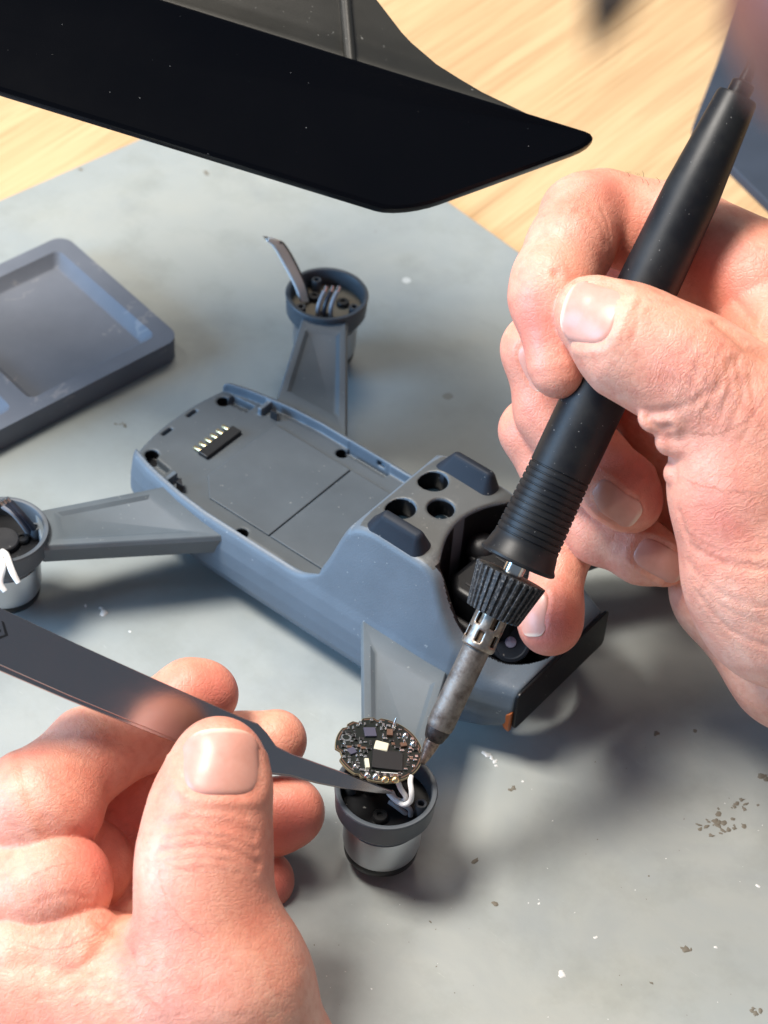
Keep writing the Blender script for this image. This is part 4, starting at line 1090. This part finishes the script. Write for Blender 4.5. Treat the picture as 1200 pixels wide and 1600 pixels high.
V, Q = surface_nets(fl.F, fl.o, 2.6)
head = raw_obj('person', V, Q, SKIN_SHADED, None, V[V[:, 2].argmin()], smooth=180, attrs={'red': np.full(len(V), .6), 'crease': np.zeros(len(V)), 'ws': np.zeros(len(V)), 'wm': np.zeros(len(V))})
tag(head, 'blurred face of a person leaning in at the top right corner', 'person')
HAIR = mat('dark_hair', (.02, .014, .011), .5)
EYE = mat('eye', (.5, .48, .46), .15)
hv = V.copy(); d_ = hv-hc; sel = ((d_@uph) > 46-.35*(d_@fh)*-.5) & ((d_@fh) < 66)
off = np.where(sel, 6.0, -3.0); N_ = fl.grad(V, 3); raw_obj('hair', V+N_*off[:, None], Q, HAIR, head, smooth=180)
for s_ in (-1, 1):
    mb = MB(); mb.lathe([(0, -11), (7.7, -7.7), (11, 0), (7.7, 7.7), (0, 11)], hp(66, s_*31, 14), fh, 20, cap=False); build('eye', mb, EYE, head, smooth=90)
rg = random.Random(2); lk = MB()
for k in range(26):
    dx, dy = rg.gauss(0, 15), rg.gauss(0, 6)
    lk.tube([at(1010+dx*2, -420+dy*3, 150), at(975+dx*1.6, -160+dy, 138), at(955+dx*1.1, -20+dy, 130), at(932+dx*.6, 52+rg.uniform(-30, 40), 127)], [.6, .55, .45, .08], 5, 4)
build('hair_lock', lk, HAIR, head, smooth=80)

# ------------------------------------------------------------------ solder crumbs on the mat
rg = random.Random(11); deb = MB(); wht = MB()
def crumb(b, x, y, r_):
    c = atz(x, y, 5.02); rings_ = []
    n_ = 9; b0 = len(b.v); el = rg.uniform(.45, 1.0); an = rg.uniform(0, 3.14); jit = [rg.uniform(.5, 1.35) for _ in range(n_)]
    for k, (q, z) in enumerate(((1.0, 0), (.8, .35), (.35, .6))):
        for i in range(n_):
            a = 2*math.pi*i/n_; rr = r_*q*jit[i]; u_, w_ = rr*math.cos(a), rr*math.sin(a)*el; b.v.append((c[0]+u_*math.cos(an)-w_*math.sin(an), c[1]+u_*math.sin(an)+w_*math.cos(an), c[2]+z*r_*.3))
    for k in range(2):
        for i in range(n_): j = (i+1) % n_; b.f.append((b0+k*n_+i, b0+k*n_+j, b0+(k+1)*n_+j, b0+(k+1)*n_+i))
    b.f.append(tuple(range(b0+2*n_, b0+3*n_)))
for (cx, cy, n_, sp) in ((1125, 1288, 22, 17), (1160, 1262, 10, 11), (1195, 1215, 6, 6), (1072, 1484, 5, 4), (1178, 1582, 6, 5), (128, 265, 2, 2), (322, 271, 2, 2), (190, 664, 5, 4), (798, 1232, 5, 4)):
    for _ in range(n_): crumb(deb, cx+rg.gauss(0, sp), cy+rg.gauss(0, sp*.6), rg.uniform(.3, .85))
for (x, y, r_) in ((1092, 1289, .8), (743, 1345, 1.1), (773, 1413, .9), (1086, 1142, .6), (1026, 1146, .9), (1018, 1536, .5), (672, 1440, .4)): crumb(deb, x, y, r_)
for _ in range(40): crumb(deb, rg.uniform(450, 1200), rg.uniform(1150, 1600), rg.uniform(.08, .25))
for _ in range(12): crumb(deb, rg.uniform(50, 780), rg.uniform(230, 560), rg.uniform(.08, .3))
for (x, y, r_) in ((880, 1523, 1.0), (876, 1518, .6), (817, 1221, .45), (1118, 1480, .5), (1185, 1385, .7), (842, 1412, .4), (163, 958, 1.2), (158, 950, .7), (134, 947, .6), (930, 1465, .5), (760, 1178, 1.0), (768, 1184, .9), (774, 1190, .7), (775, 1196, .5), (203, 987, .5)): crumb(wht, x, y, r_)
for _ in range(35): crumb(wht, rg.uniform(420, 1200), rg.uniform(1150, 1600), rg.uniform(.06, .22))
CRD = plastic('crumb_dark', (.17, .15, .115), .6); CRW = plastic('crumb_pale', (.72, .72, .70), .35)
o = build('solder_crumbs', deb, CRD, org=(60, 0, 5), smooth=60); tag(o, 'dark flux and solder crumbs scattered over the grey mat', 'crumbs', kind='stuff')
o = build('pale_crumbs', wht, CRW, org=(60, 0, 5), smooth=60); tag(o, 'pale crumbs of solder scattered over the grey mat', 'crumbs', kind='stuff')

for o in bpy.data.objects:
    if '_o' in o.keys(): del o['_o']
